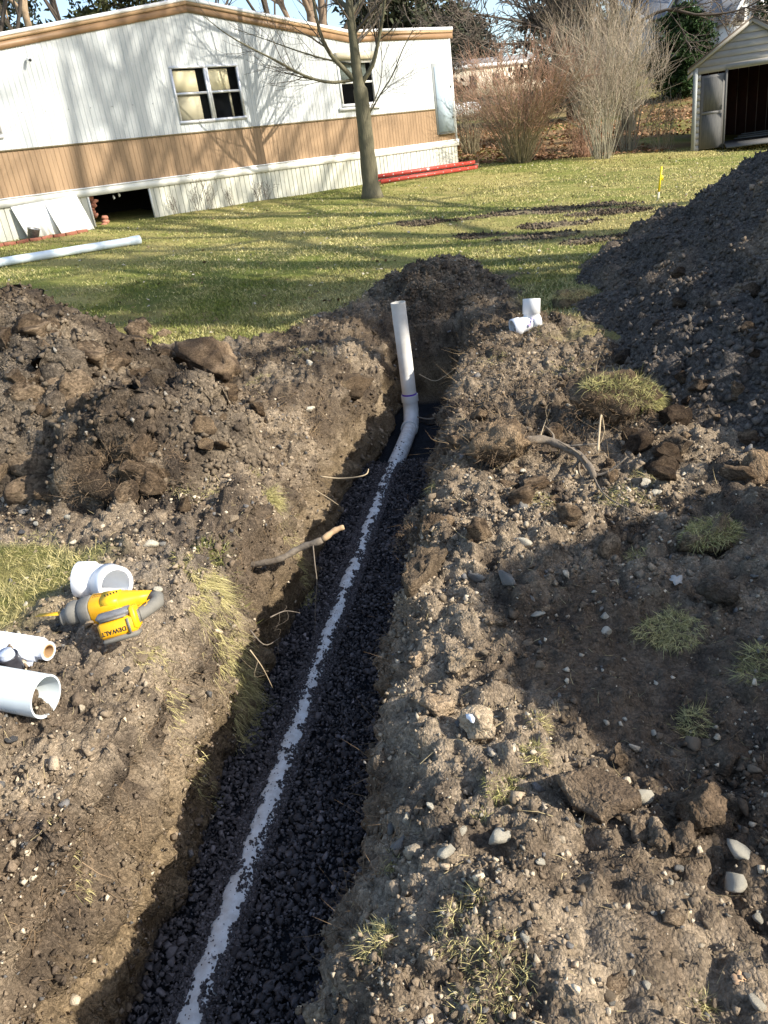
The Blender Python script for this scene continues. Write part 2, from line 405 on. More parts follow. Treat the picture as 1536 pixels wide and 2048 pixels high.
d = d + (1 - wall) * flatm * (0.040 * clods(wx, wy, 0.17, 4, 0.38) + 0.030 * clods(wx + 3, wy, 0.075, 5, 0.55) + 0.017 * clods(wx, wy + 7, 0.034, 6, 0.7) + 0.012 * fbm(G * 60, 2, 135))
d = d * (1 + 0.25 * vnoise(G * 35, 137))
d = d + wall * (0.042 * fbm(G * np.array([6.0, 6.0, 7.0]), 4, 97, 0.6) + 0.018 * billow(G * 22, 3, 99) - 0.02 * sstep(0.35, 0.6, vnoise(G * 11, 151)))
d = d * amp + (1 - GS) * 0.010 * fbm(G * 9, 3, 101) + isf * (1 - fl_clay) * 0.006 * fbm(G * 40, 2, 103) + fl_clay * 0.006 * fbm(G * 6, 3, 105)
G = G + NN * d[..., None]; NN = gnormals(G)
gc = soil_col(G)
# roots and topsoil make the upper edge of the cut darker brown, the deeper subsoil paler brown
sub = wall[..., None] * sstep(0.3, 0.75, GW)[..., None]
gc = gc * (1 - 0.55 * sub) + np.array([0.205, 0.150, 0.085]) * 0.55 * sub * (1 + 0.25 * vnoise(G * 14, 3)[..., None])
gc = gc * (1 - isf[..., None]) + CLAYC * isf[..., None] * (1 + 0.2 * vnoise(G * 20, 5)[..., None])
greyp = np.exp(-((UU - 1.0) / 0.55) ** 2 - ((VV + 0.45) / 0.16) ** 2)[..., None] * 0.45          # spilt dark stone dust by the tools
gc = gc * (1 - greyp) + np.array([0.10, 0.097, 0.092]) * greyp
gc = gc * GS[..., None] + lawn_col(GX, GY) * 0.8 * (1 - GS[..., None])
def grid_faces(n, m):
    i = np.arange(n - 1)[:, None] * m + np.arange(m - 1)[None]; return np.stack([i, i + 1, i + m + 1, i + m], -1).reshape(-1, 4)
soilM = granular('dug_soil', 125.0)
heapM = granular('heap_soil', 60.0, 0.010, 0.6, 1.4)
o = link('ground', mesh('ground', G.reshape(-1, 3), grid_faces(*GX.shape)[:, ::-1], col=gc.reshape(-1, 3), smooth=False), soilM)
tag(o, 'dug brown soil around the open trench', kind='structure')
def gidx(x, y):
    u, v = to_uv(np.asarray(x, float), np.asarray(y, float))
    i = np.clip(np.searchsorted(uA, u), 0, len(uA) - 1); j = np.clip(np.searchsorted(vA, v), 0, len(vA) - 1); return i, j
def in_near(x, y):
    u, v = to_uv(np.asarray(x, float), np.asarray(y, float)); return (u > -1.85) & (u < 8.35) & (v > -3.85) & (v < 4.15)
def gz(x, y):
    i, j = gidx(x, y); return np.where(in_near(x, y), G[i, j, 2], H(x, y))
def gp(px, py, dz=0.0):
    """the place on the ground that the picture shows at this point"""
    d = ray(px, py); t = np.concatenate([np.linspace(0.7, 3.5, 1600), np.linspace(3.5, 14, 1400)]); P = cC + d * t[:, None]
    return P[np.argmax(P[:, 2] < gz(P[:, 0], P[:, 1]) + dz)]
def gn(x, y):
    i, j = gidx(x, y); return NN[i, j]

# --- lawn and land beyond, one sheet to the horizon; it dips under the dug area
def warp(a, s): return np.sign(a) * (np.exp(np.abs(a) * s) - 1) / s
xa = warp(np.linspace(-1, 1, 260), 4.4) * 4.4 / (math.exp(4.4) - 1) * 420; ya = np.concatenate([np.linspace(-30, 3, 30)[:-1], np.linspace(3, 32, 190)[:-1], 32 + (np.exp(np.linspace(0, 1, 60) * 5) - 1) / (math.exp(5) - 1) * 700])
XX, YY = np.meshgrid(xa, ya, indexing='ij')
ZZ = H(XX, YY, True) + 0.012 * fbm(P3(XX * 1.5, YY * 1.5), 3, 111) * sstep(200, 30, YY)
u_, v_ = to_uv(XX, YY)
inside = (u_ > -1.6) & (u_ < 8.1) & (v_ > -3.6) & (v_ < 3.9)
ZZ = np.where(inside, ZZ - 1.3, ZZ)
sm = soil_mask(XX, YY) * (YY > 3)
ZZ = ZZ + sm * 0.03 * billow(P3(XX * 5, YY * 5), 2, 113) * (~inside)
leafy = sstep(23.5, 25.0, YY - 0.0 * XX + fbm(P3(XX * .6, YY * .6), 2, 5) * 1.0) * sstep(2.6, 4.0, XX)
lc = lawn_col(XX, YY); leafc = np.array([0.20, 0.125, 0.07]) * (1 + 0.5 * fbm(P3(XX * 2, YY * 2), 3, 9)[..., None]); lf = leafy[..., None] * sstep(-0.45, 0.4, fbm(P3(XX * 0.5, YY * 0.5), 3, 15) + 0.25)[..., None] * 0.85
lc = lc * (1 - lf) + leafc * lf
lc = lc * (1 - sm[..., None]) + soil_col(P3(XX, YY)) * 0.75 * sm[..., None]
lawnM = mat('lawn_earth', rough=0.95, vcol=True, var=0.35, vscale=30, bump=0.02, bscale=45, spec=0.1)
o = link('lawn', mesh('lawn', np.stack([XX, YY, ZZ], -1).reshape(-1, 3), grid_faces(*XX.shape)[:, ::-1], col=lc.reshape(-1, 3), smooth=True), lawnM)
tag(o, 'mown winter lawn rising to the trailer and shed', kind='structure')

# ================================================================== SPOIL HEAPS
def heap(name, x0, x1, y0, y1, d, hf, disp, cf, label, tilt=0.0):
    xs = np.arange(x0, x1, d); ys = np.arange(y0, y1, d); X, Y = np.meshgrid(xs, ys, indexing='ij')
    h = hf(X, Y); g = gz(X, Y); P = np.stack([X, Y, g + h - 0.035], -1); n = gnormals(P)
    P = P + n * (disp(P) * sstep(-0.02, 0.18, h))[..., None]; n = gnormals(P)
    ok = h > -0.02; F = grid_faces(*X.shape); okf = ok.reshape(-1)[F].any(1)
    root = empty(name, (float((x0 + x1) / 2), float((y0 + y1) / 2), 0))
    Pl = P - np.array(root.location)
    F = F[okf][:, ::-1]; used = np.unique(F); mp = np.full(X.size, -1); mp[used] = np.arange(len(used))
    col = cf(P).reshape(-1, 3)[used]
    o = link('heap_body', mesh(name, Pl.reshape(-1, 3)[used], mp[F], col=col), heapM, root)
    tag(root, label, 'soil heap')
    return root, P, n, h
def cone(X, Y, cx, cy, h, sl, rnd=0.25):
    r = np.sqrt((X - cx) ** 2 + (Y - cy) ** 2 + rnd ** 2) - rnd; return h - sl * r
def h_right(X, Y):
    a = np.maximum(cone(X, Y, 5.3, 6.5, 1.74, 0.55), cone(X, Y, 3.85, 3.75, 1.30, 0.55))
    a = np.maximum(a, cone(X, Y, 4.7, 5.1, 1.62, 0.55)); a = np.maximum(a, cone(X, Y, 3.75, 0.50, 2.40, 1.0, 0.15))
    return a + 0.09 * fbm(P3(X * 1.3, Y * 1.3), 3, 201) - 0.05
def d_lump(s, a=1.0):
    def f(P):
        x, y = P[..., 0], P[..., 1]
        q = 0.03 * vnoise(P * 14, s + 7); x, y = x + q, y + 0.03 * vnoise(P * 14, s + 8)
        return a * (0.055 * clods(x, y, 0.22, s, 0.4) + 0.045 * clods(x + 2, y, 0.11, s + 1, 0.6) + 0.026 * clods(x, y + 5, 0.05, s + 2, 0.7) + 0.04 * fbm(P * 5, 3, s) + 0.014 * fbm(P * 30, 2, s + 5))
    return f
def c_dark(P):
    n = fbm(P * 2.2, 3, 207)[..., None]; k = vnoise(P * 30, 209)[..., None]
    t = sstep(-0.1, 0.9, n); return (np.array([0.100, 0.086, 0.073]) * (1 - t) + np.array([0.180, 0.140, 0.102]) * t) * (1 + 0.25 * k)
Rr, RP, RN, Rh = heap('soil_heap', 0.9, 6.4, -0.9, 9.6, 0.032, h_right, d_lump(210), c_dark, 'tall dark grey-brown soil heap on the lawn beside the trench')
def h_left(X, Y):
    a = 0.84 * (1 - ((X + 3.05) / 1.95) ** 2 - ((Y - 5.0) / 1.85) ** 2)
    b = 0.34 * (1 - ((X + 1.15) / 0.62) ** 2 - ((Y - 3.75) / 0.55) ** 2)
    return np.maximum(np.minimum(a, 1.0 + 0.2 * a), b) + 0.10 * fbm(P3(X * 2.2, Y * 2.2), 3, 221)
def c_brown(P):
    c = soil_col(P) * 0.74; n = sstep(0.0, 0.8, fbm(P * 1.5, 2, 225))[..., None]; return c * (1 - 0.5 * n) + np.array([0.10, 0.085, 0.068]) * 0.5 * n
Lr, LP, LN, Lh = heap('soil_heap', -5.2, -0.5, 3.0, 7.0, 0.024, h_left, d_lump(230, 1.15), c_brown, 'cloddy brown soil heap left of the trench')
def h_end(X, Y):
    u, v = to_uv(X, Y)
    return 0.29 * (1 - ((u - 6.5) / 0.85) ** 2 - ((v - 0.16) / 0.64) ** 2) + 0.06 * fbm(P3(X * 3.5, Y * 3.5), 3, 241)
Er, EP, EN, Eh = heap('soil_heap', -0.3, 2.3, 6.4, 9.0, 0.02, h_end, d_lump(250, 0.7), lambda P: soil_col(P, 0.25), 'low dark soil heap at the closed end of the trench')

# --- crumbs and pebbles lying on soil
crumbM = mat('soil_crumb', rough=0.95, vcol=True, var=0.3, vscale=150, bump=0.003, bscale=220, spec=0.12)
def pick_ground(n, wfun):
    A = np.abs(np.linalg.norm(np.cross(np.gradient(G, axis=0), np.gradient(G, axis=1)), axis=-1))
    wgt = (A * wfun).ravel(); I = rng.choice(len(wgt), n, p=wgt / wgt.sum()); return I
dist = np.linalg.norm(G - cC, axis=-1)
vis = GS * (1 - isf) * (dist > 0.9)
patch = sstep(-0.35, 0.45, fbm(G * 2.3, 3, 141))                      # crumbs gather in drifts
for nm, cnt, med, lim, shp, lab in (('soil_crumbs', 92000, 0.0029, 0.010, OCT, 'fine crumbs of soil littering the dug ground'), ('pebbles', 10000, 0.0058, 0.026, SHAPES, 'small clods and pebbles littering the dug ground')):
    I = pick_ground(cnt, vis * (0.75 + 0.25 * (1 - wall)) * (0.25 + 0.75 * patch) * (0.3 + 0.7 * flatm) / dist ** 1.9 * (UU > -0.75))
    P = G.reshape(-1, 3)[I] + rng.normal(0, 0.004, (len(I), 3)); Nn = NN.reshape(-1, 3)[I]; dd = dist.ravel()[I]
    sz = np.exp(rng.normal(math.log(med), 0.5, len(I))) * (0.62 + 0.28 * dd); sz = np.clip(sz, 0.0012, lim)
    cc = soil_col(P) * rng.uniform(0.7, 1.6, (len(I), 1)); t = rng.random(len(I))
    pale = t < 0.17 * (1 - .7 * wall.ravel()[I]) * (1 - .78 * sstep(1.4, 2.8, UU.ravel()[I])); cc[pale] = np.array([0.50, 0.42, 0.31]) * rng.uniform(0.45, 1.2, (pale.sum(), 1)); dk = (t > 0.32) & (t < 0.38); cc[dk] = np.array([0.12, 0.115, 0.11]) * rng.uniform(0.6, 1.4, (dk.sum(), 1))
    tag(scatter(nm, P, sz, cc, shp, normal=Nn, m=crumbM), lab, kind='stuff')
def heap_crumbs(root, P, n, h, cnt, med, cf, palef):
    ok = (h > 0.02) & ((P[..., 0] < 0.62 * P[..., 1] + 1.2)); q = np.where(ok.ravel())[0]; w_ = 1 / np.linalg.norm(P.reshape(-1, 3)[q] - cC, axis=1) ** 1.2
    I = rng.choice(q, cnt, p=w_ / w_.sum()); Q = P.reshape(-1, 3)[I]; s = np.clip(np.exp(rng.normal(math.log(med), 0.5, cnt)), 0.004, 0.026)
    c = cf(Q) * rng.uniform(0.75, 1.3, (cnt, 1)); p_ = rng.random(cnt) < palef; c[p_] = np.array([0.27, 0.25, 0.215]) * rng.uniform(0.6, 1.2, (p_.sum(), 1)); s[p_] *= 0.7
    o = scatter('clods', Q - np.array(root.location), s, c, OCT, normal=n.reshape(-1, 3)[I], m=crumbM, parent=root); tag(o, kind='stuff')
heap_crumbs(Rr, RP, RN, Rh, 24000, 0.0105, c_dark, 0.010)
heap_crumbs(Lr, LP, LN, Lh, 15000, 0.0095, c_brown, 0.06)
heap_crumbs(Er, EP, EN, Eh, 4500, 0.009, lambda Q: soil_col(Q, 0.3), 0.05)
# torn patches on the lawn
n = 5200; X = rng.uniform(0.5, 6, n * 8); Y = rng.uniform(9.3, 14.2, n * 8); k = (soil_mask(X, Y) > 0.4) & ((to_uv(X, Y)[0]) > 8.2); X, Y = X[k][:n], Y[k][:n]
Q = np.stack([X, Y, H(X, Y) + 0.01], -1)
tag(scatter('turf_crumbs', Q, np.clip(np.exp(rng.normal(math.log(0.013), 0.5, len(Q))), 0.006, 0.04), soil_col(Q) * 0.6, m=crumbM), 'torn dark turf crumbs on the lawn', kind='stuff')

# ================================================================== GRAVEL BED
gravM = mat('dark_gravel', rough=0.85, vcol=True, var=0.25, vscale=60, spec=0.2, bump=0.0015, bscale=150)
def grav_pos(n, u0, u1, edge=0.0):
    u = rng.uniform(u0, u1, n * 2); v = rng.uniform(-0.30, 0.48, n * 2); k = (trench_w(u, v) > 0.90) & (np.abs(v) > edge); u, v = u[k][:n], v[k][:n]
    x, y = to_xy(u, v); return u, v, np.stack([x, y, np.full(len(u), GRAV_Z) + 0.012 * vnoise(P3(u * 4, v * 4), 7) - 0.004], -1)
def gcol(n): return np.array([0.082, 0.073, 0.073]) * np.exp(rng.normal(0, .42, (n, 1))) * np.array([1, 1, 1]) + rng.uniform(0, 0.006, (n, 1)) * np.array([1, 0.8, 0.8])
u, v, Q = grav_pos(12000, -0.75, 3.80, 0.032)
cover = np.clip((np.abs(v) - 0.03) / 0.05, 0, 1)
tag(scatter('gravel', Q, np.clip(np.exp(rng.normal(math.log(0.0080), 0.42, len(Q))), .004, .018) * (0.5 + 0.5 * cover), gcol(len(Q)), GSHAPES, m=gravM, flatrot=False), 'crushed black gravel bedding on the trench floor', kind='stuff')
u, v, Q = grav_pos(22000, -0.75, 3.80, 0.034); k = rng.random(len(u)) < np.clip(1.25 - u / 4.2, .35, 1); Q = Q[k]; Q[:, 2] -= 0.004
tag(scatter('fine_gravel', Q, np.clip(np.exp(rng.normal(math.log(0.0046), 0.35, len(Q))), .0025, .009), gcol(len(Q)) * rng.uniform(.8, 1.5, (len(Q), 1)), OCT, m=gravM), 'fine dark chips filling the gravel bed', kind='stuff')
# grit lapping over the pipe's flanks, leaving a ragged strip of its crown bare
n = 20000; u = rng.uniform(-0.75, 3.72, n); sd = rng.choice([-1, 1], n)
edge = 0.0235 + 0.013 * vnoise(P3(u * 7, sd * 3.0), 11) + 0.017 * vnoise(P3(u * 24, sd * 5.0), 12) + 0.010 * vnoise(P3(u * 70, sd * 9.0), 13) - 0.006 * sstep(1.9, 3.6, u)
off = edge + rng.uniform(0, 1, n) * (0.070 - edge); bits = rng.random(n) < 0.025; off[bits] = rng.uniform(0, 0.02, bits.sum()); off = np.minimum(off, 0.070); v = sd * off
x, y = to_xy(u, v); zt = (GRAV_Z + 0.012 - PIPE_R) + np.sqrt(np.maximum(PIPE_R ** 2 - v ** 2, 0))
Q = np.stack([x, y, np.maximum(zt, GRAV_Z - 0.001)], -1)
tag(scatter('grit', Q, np.where(bits, rng.uniform(0.0012, 0.003, n), rng.uniform(0.0026, 0.0068, n)), gcol(n) * 1.1, OCT, m=gravM), 'fine black grit lapping over the buried pipe', kind='stuff')
# the stones of the bed that show largest, one by one
gme = []
for i in range(10):
    V, F = rock_shape(300 + i, 13, 0.5); me = mesh('gravel_stone', V, F, col=np.tile(gcol(1) * 1.15, (len(V), 1))); me.materials.append(gravM); gme.append(me)
u, v, Q = grav_pos(900, -0.5, 2.6, 0.06); k = np.argsort(np.linalg.norm(Q - cC, axis=1) + rng.uniform(0, 0.7, len(Q)))[:280]
for i, q in enumerate(Q[k]):
    o = link('gravel_stone', gme[i % 10]); s = rng.uniform(0.010, 0.019); o.location = q + np.array([0, 0, 0.005]); o.scale = (s * rng.uniform(0.8, 1.4), s, s * 0.9); o.rotation_euler = (rng.normal(0, 0.3), rng.normal(0, 0.3), rng.uniform(0, 6.3))
    tag(o, 'flat black crushed stone on top of the trench gravel', 'gravel stone', 'larger stones of the gravel bed')
# a shallow puddle on the clay beyond the pipe bend
mb = MB(); ang = np.linspace(0, 2 * math.pi, 26)[:-1]; pu, pv = 4.95 + 0.13 * np.cos(ang) * (1 + 0.3 * np.sin(3 * ang)), 0.13 + 0.10 * np.sin(ang) * (1 + 0.2 * np.cos(5 * ang)); x, y = to_xy(pu, pv)
mb.add(np.stack([x, y, np.full(25, CLAY_Z + 0.006)], -1), [tuple(range(25))])
tag(mb.build('puddle', mat('muddy_water', (0.02, 0.021, 0.024), 0.05, spec=0.5)), 'small muddy puddle on the clay trench floor', kind='structure')

# ================================================================== DRAIN PIPE WITH RISER
pvcM = mat('white_pvc', (0.74, 0.76, 0.77), 0.38, col2=(0.60, 0.60, 0.58), vscale=9)
pvcIn = mat('pvc_inside', (0.62, 0.62, 0.60), 0.45, var=0.08, vscale=20)
purpM = mat('purple_primer', (0.10, 0.03, 0.36), 0.4)
def xyz(u, v, z):
    x, y = to_xy(u, v); return np.array([x, y, z])
PZ = GRAV_Z + 0.012 - PIPE_R
RB = at_z(820, 800, -0.43); ru, rv = to_uv(RB[0], RB[1]); ztop = at_y(800, 604, RB[1])[2]
root = empty('drain_pipe', tuple(xyz(ru, rv, CLAY_Z))); R0 = np.array(root.location)
tag(root, 'white drain pipe running along the trench floor and turning up into an open riser', 'drain pipe')
def relp(pts): return np.array(pts) - R0
mb = MB(); us = np.linspace(-1.3, ru - 0.21, 40)
pipe_shell(mb, relp([xyz(a, 0.004 * math.sin(a * 3) + 0.0 * a + rv * sstep(2.8, 4.4, np.array(a)), PZ) for a in us]), PIPE_R, PIPE_R - 0.005, 32)
mb.build('buried_pipe', mat('dirty_pvc', (0.84, 0.85, 0.84), 0.45, col2=(0.56, 0.53, 0.49), vscale=26), root, True)
a = np.linspace(0, math.pi / 2, 12); arc = [xyz(ru - 0.215, rv, PZ)] + [xyz(ru - 0.15 + 0.15 * math.sin(t), rv, PZ + 0.15 * (1 - math.cos(t))) for t in a] + [xyz(ru, rv, -0.425)]
elb = MB(); pipe_shell(elb, relp(arc), PIPE_R + 0.004, PIPE_R, 32); elb = elb.build('elbow', pvcM, root, True)
mb = MB(); pipe_shell(mb, relp([xyz(ru, rv, -0.44), xyz(ru, rv, -0.385)]), PIPE_R + 0.011, PIPE_R + 0.001, 32); mb.build('hub', pvcM, elb, True)
d_ = relp([xyz(ru - 0.225, rv, PZ), xyz(ru - 0.165, rv, PZ)])
mb = MB(); pipe_shell(mb, d_, PIPE_R + 0.010, PIPE_R + 0.001, 32); mb.build('hub', pvcM, elb, True)
mb = MB(); pipe_shell(mb, relp([xyz(ru, rv, -0.386), xyz(ru, rv, -0.372)]), PIPE_R + 0.0025, PIPE_R, 32); mb.build('primer_ring', purpM, elb, True)
mb = MB(); pipe_shell(mb, relp([xyz(ru - 0.163, rv, PZ + 0.0005), xyz(ru - 0.157, rv, PZ + 0.001)]), PIPE_R + 0.0085, PIPE_R, 32); mb.build('primer_ring', purpM, elb, True)
mb = MB(); pipe_shell(mb, relp([xyz(ru, rv, -0.43), xyz(ru + 0.0, rv, -0.1), xyz(ru - 0.004, rv - 0.004, ztop)]), PIPE_R, PIPE_R - 0.005, 36); mb.build('riser', mat('scuffed_pvc', (0.76, 0.755, 0.73), 0.4, col2=(0.55, 0.52, 0.46), vscale=3.5), root, True)
# mud splashed on the bare length of pipe
q = []
for _ in range(26):
    uu, ph = rng.uniform(3.72, 4.12), rng.uniform(-0.9, 0.9); q.append(xyz(uu, rv * sstep(2.8, 4.4, np.array(uu)) + PIPE_R * math.sin(ph), PZ + PIPE_R * math.cos(ph)))
o = scatter('mud_spots', relp(q), rng.uniform(0.003, 0.011, len(q)), np.tile(CLAYC * 0.8, (len(q), 1)), GSHAPES, m=gravM, parent=root, sink=0.45); tag(o, kind='stuff')

# ================================================================== LOOSE PIPES, FITTINGS, TOOLS ON THE LEFT BANK
def Mrot(z=0, y=0, x=0): return np.array(Matrix.Rotation(z, 3, 'Z') @ Matrix.Rotation(y, 3, 'Y') @ Matrix.Rotation(x, 3, 'X'))
# cut length of white pipe lying on the bank, open end towards the trench
E0 = gp(88, 1402); zc = E0[2] + 0.055
E0 = at_z(92, 1393, zc); E1 = at_z(-150, 1350, zc + 0.035)
root = empty('pvc_pipe', tuple(E0)); rel = lambda p: np.array(p) - np.array(root.location)
dv = (E1 - E0) / np.linalg.norm(E1 - E0)
mb = MB(); pipe_shell(mb, rel([E0, E0 + dv * 0.25, E0 + dv * 0.8]), 0.0575, 0.0525, 40); mb.build('barrel', mat('printed_pvc', (0.66, 0.73, 0.76), 0.4, col2=(0.58, 0.64, 0.66), vscale=12), root, True)
side = np.cross(dv, [0, 0, 1.0]); side /= np.linalg.norm(side)
if side @ (cC - E0) < 0: side = -side
inkM = mat('grey_ink', (0.30, 0.34, 0.38), 0.6)
upv = np.array([0, 0, 1.0])
mb = MB(); x0 = 0.055
for i in range(16):                                       # faint, worn print line along the barrel
    if i in (5, 7): x0 += 0.006; continue
    ww = random.uniform(0.0035, 0.006); th = 0.25; c = E0 + dv * x0
    nrm = side * math.cos(th) + upv * math.sin(-th); tg = side * math.sin(th) + upv * math.cos(th)
    b0 = c + nrm * 0.0579
    for q0, q1 in (((0, -.0035), (.0012, .0035)), ((0, .0025), (ww, .0035)), ((0, -.0035), (ww * 0.8, -.0027))):
        mb.add(rel([b0 + dv * q0[0] + tg * q0[1], b0 + dv * q1[0] + tg * q0[1], b0 + dv * q1[0] + tg * q1[1], b0 + dv * q0[0] + tg * q1[1]]), [(0, 1, 2, 3)])
    x0 += ww + 0.0025
mb.build('print', inkM, root)
tag(root, 'cut length of white plastic pipe with a wide open end on the bank edge', 'pipe')
# thinner roll of white film with a cardboard core
E0 = gp(95, 1318); zc = E0[2] + 0.034; E0 = at_z(97, 1302, zc); E1 = at_z(-120, 1268, zc + 0.008); dv = (E1 - E0) / np.linalg.norm(E1 - E0)
root = empty('plastic_roll', tuple(E0)); rel = lambda p: np.array(p) - np.array(root.location)
mb = MB(); pipe_shell(mb, rel([E0 - dv * 0.0, E0 + dv * 0.030, E0 + dv * 0.031, E0 + dv * 0.7]), [0.0275, 0.0275, 0.036, 0.036], 0.020, 30); mb.build('film', mat('white_film', (0.62, 0.68, 0.80), 0.3, var=0.06, vscale=6), root, True)
mb = MB(); pipe_shell(mb, rel([E0 - dv * 0.0015, E0 + dv * 0.69]), 0.0205, 0.017, 24); mb.build('core', mat('cardboard', (0.42, 0.27, 0.14), 0.8), root, True)
sd = np.cross(dv, [0, 0, 1.0]); sd /= np.linalg.norm(sd); sd = sd if sd @ (cC - E0) > 0 else -sd
mb = MB(); pts = []
for i in range(14):
    t = 0.035 + i * 0.035; wob = 0.004 * math.sin(i * 1.7)
    pts.append([E0 + dv * t + sd * 0.030 - upv * 0.019, E0 + dv * t + sd * (0.042 + wob) - upv * (0.030 + wob * 0.5)])
V = np.array(pts).reshape(-1, 3); mb.add(rel(V), [(2 * i, 2 * i + 1, 2 * i + 3, 2 * i + 2) for i in range(13)]); mb.build('loose_edge', MATS['white_film'], root)
tag(root, 'roll of white plastic film on a cardboard core', 'plastic roll')
# two solvent cans
canB = mat('black_label', (0.018, 0.018, 0.024), 0.35, col2=(0.05, 0.05, 0.06), vscale=40); canM = mat('can_metal', (0.55, 0.57, 0.60), 0.3, metal=0.8)
whtP = mat('white_print', (0.60, 0.62, 0.64), 0.5)
def can(px, py, r, h, label, capc, drips=True):
    B = gp(px, py); root = empty('solvent_can', tuple(B)); root.rotation_euler = (0.10, -0.08, random.uniform(0, 1))
    MB().lathe([(0, 0), (r, 0), (r * 1.02, 0.003), (r, 0.006), (r, h - 0.006), (r * 1.02, h - 0.003), (r, h), (r * 0.95, h - 0.004), (0, h - 0.005)], 28).build('body', canB, root, True)
    MB().lathe([(r * .74, h - .005), (r * .74, h + .004), (r * .70, h + .005), (r * .70, h + .009), (r * .66, h + .011), (r * .66, h + .015), (0, h + .016)], 28).build('cap', capc, root, True)
    mb = MB()
    for k in range(34 if drips else 12):
        a = random.uniform(0, 6.28); z = h * random.uniform(0.08, 0.34) if k % 3 else h * random.uniform(0.1, 0.8); ww = random.uniform(0.03, 0.12); hh = random.uniform(0.002, 0.005)
        pts = [((r + .0006) * math.cos(t), (r + .0006) * math.sin(t), zz) for t, zz in ((a, z), (a + ww, z), (a + ww, z + hh), (a, z + hh))]; mb.add(pts, [(0, 1, 2, 3)])
    mb.build('label_print', whtP, root); tag(root, label, 'can')
can(30, 1343, 0.029, 0.062, 'small black solvent can with a silver screw cap between the pipe and the film roll', mat('cap_silver', (0.55, 0.60, 0.70), 0.35, metal=0.3))
can(-16, 1338, 0.029, 0.066, 'black and grey solvent can with a purple-stained cap', mat('cap_purple', (0.25, 0.16, 0.50), 0.4))
# white elbow fitting on its side
def fitting(root, path, r, hubs, name='body', m=pvcM):
    mb = MB(); pipe_shell(mb, path, r, r - 0.005, 36)
    body = mb.build(name, m, root, True)
    for (p0, p1) in hubs:
        mb = MB(); p0, p1 = np.array(p0), np.array(p1); ax = (p1 - p0)
        pipe_shell(mb, [p0, p0 + ax * 0.04, p0 + ax * 0.96, p1], [r + 0.002, r + 0.008, r + 0.008, r + 0.006], r + 0.0005, 36); mb.build('hub', m, root, True)
    return body
B = gp(208, 1185); B = at_z(207, 1160, B[2] + 0.058); root = empty('pipe_elbow', (B[0], B[1], B[2]))
brightPvc = mat('new_pvc', (0.80, 0.81, 0.82), 0.3, var=0.03, vscale=8)
Av = np.array([0.62, -0.62, 0.06]); Av /= np.linalg.norm(Av); Bv = np.array([-1.0, 0.12, 0.10]); Bv /= np.linalg.norm(Bv)
pth = [Bv * 0.085, Bv * 0.045, Bv * 0.018 + Av * 0.003, Av * 0.018 + Bv * 0.003, Av * 0.045, Av * 0.085]
fitting(root, pth, 0.0560, [(Bv * 0.030, Bv * 0.088), (Av * 0.030, Av * 0.088)], m=brightPvc)
tag(root, 'short white pipe bend with two wide hubs lying on the grass beside the saw', 'pipe fitting')
# white tee fitting on the right bank, smeared with primer
B = gp(1052, 664); s_ = 0.051; root = empty('pipe_tee', (B[0], B[1], B[2] + 0.056))
ax = np.array([0.97, 0.22, 0.10]); ax /= np.linalg.norm(ax)
fitting(root, [-ax * 0.10, ax * 0.095], 0.056, [(-ax * 0.105, -ax * 0.045), (ax * 0.040, ax * 0.10)], m=brightPvc)
c0 = ax * 0.045; upx = np.array([0.10, 0.18, 0.97]); upx /= np.linalg.norm(upx)
mb = MB(); pipe_shell(mb, [c0 + upx * 0.02, c0 + upx * 0.06, c0 + upx * 0.061, c0 + upx * 0.165], [0.056, 0.056, 0.063, 0.062], 0.052, 36); mb.build('branch', brightPvc, root, True)
fr = np.cross(ax, upx); fr = fr if fr @ (cC - B) > 0 else -fr; fr /= np.linalg.norm(fr)
mb = MB()
for s0, z0, s1, rr in ((0.035, 0.052, 0.012, 0.010), (0.030, 0.035, 0.010, 0.009), (0.022, 0.018, 0.009, 0.008), (0.006, -0.006, 0.013, 0.010)):
    k = 12; an = np.linspace(0, 6.283, k + 1)[:-1]; zs = z0 + rr * np.sin(an) * 1.3; ss = s0 + s1 * np.cos(an) * (1 + 0.25 * np.sin(3 * an)); th = np.arcsin(np.clip(zs / 0.0645, -1, 1))
    V = ss[:, None] * ax + 0.0648 * (np.cos(th)[:, None] * fr + np.sin(th)[:, None] * upx); mb.add(V, [tuple(range(k))])
mb.build('primer_smear', mat('primer_smear', (0.46, 0.38, 0.66), 0.5), root)
tag(root, 'white pipe tee with purple primer smears standing on the right bank', 'pipe fitting')

# cordless reciprocating saw, lying on its side with the battery towards the trench
yel = mat('saw_yellow', (0.80, 0.40, 0.012), 0.42, var=0.12, vscale=25); yel2 = mat('saw_yellow_bright', (0.86, 0.50, 0.01), 0.4, var=0.08, vscale=25)
gry = mat('saw_grey', (0.13, 0.125, 0.11), 0.7, col2=(0.20, 0.19, 0.165), vscale=18); gry2 = mat('battery_grey', (0.19, 0.195, 0.205), 0.45, col2=(0.12, 0.12, 0.13), vscale=40); blkM = mat('black_plastic', (0.015, 0.015, 0.015), 0.5)
zg_ = float(gp(190, 1270)[2]); A0 = at_z(122, 1229, zg_ + .05); A1 = at_z(284, 1205, zg_ + .05); ex = A1 - A0; ex[2] = 0; ex /= np.linalg.norm(ex)
root = empty('reciprocating_saw', (A0[0], A0[1], A0[2])); root.rotation_euler = (0.02, -0.02, math.atan2(ex[1], ex[0]))
SS = 0.95; root.scale = (SS, SS, SS)
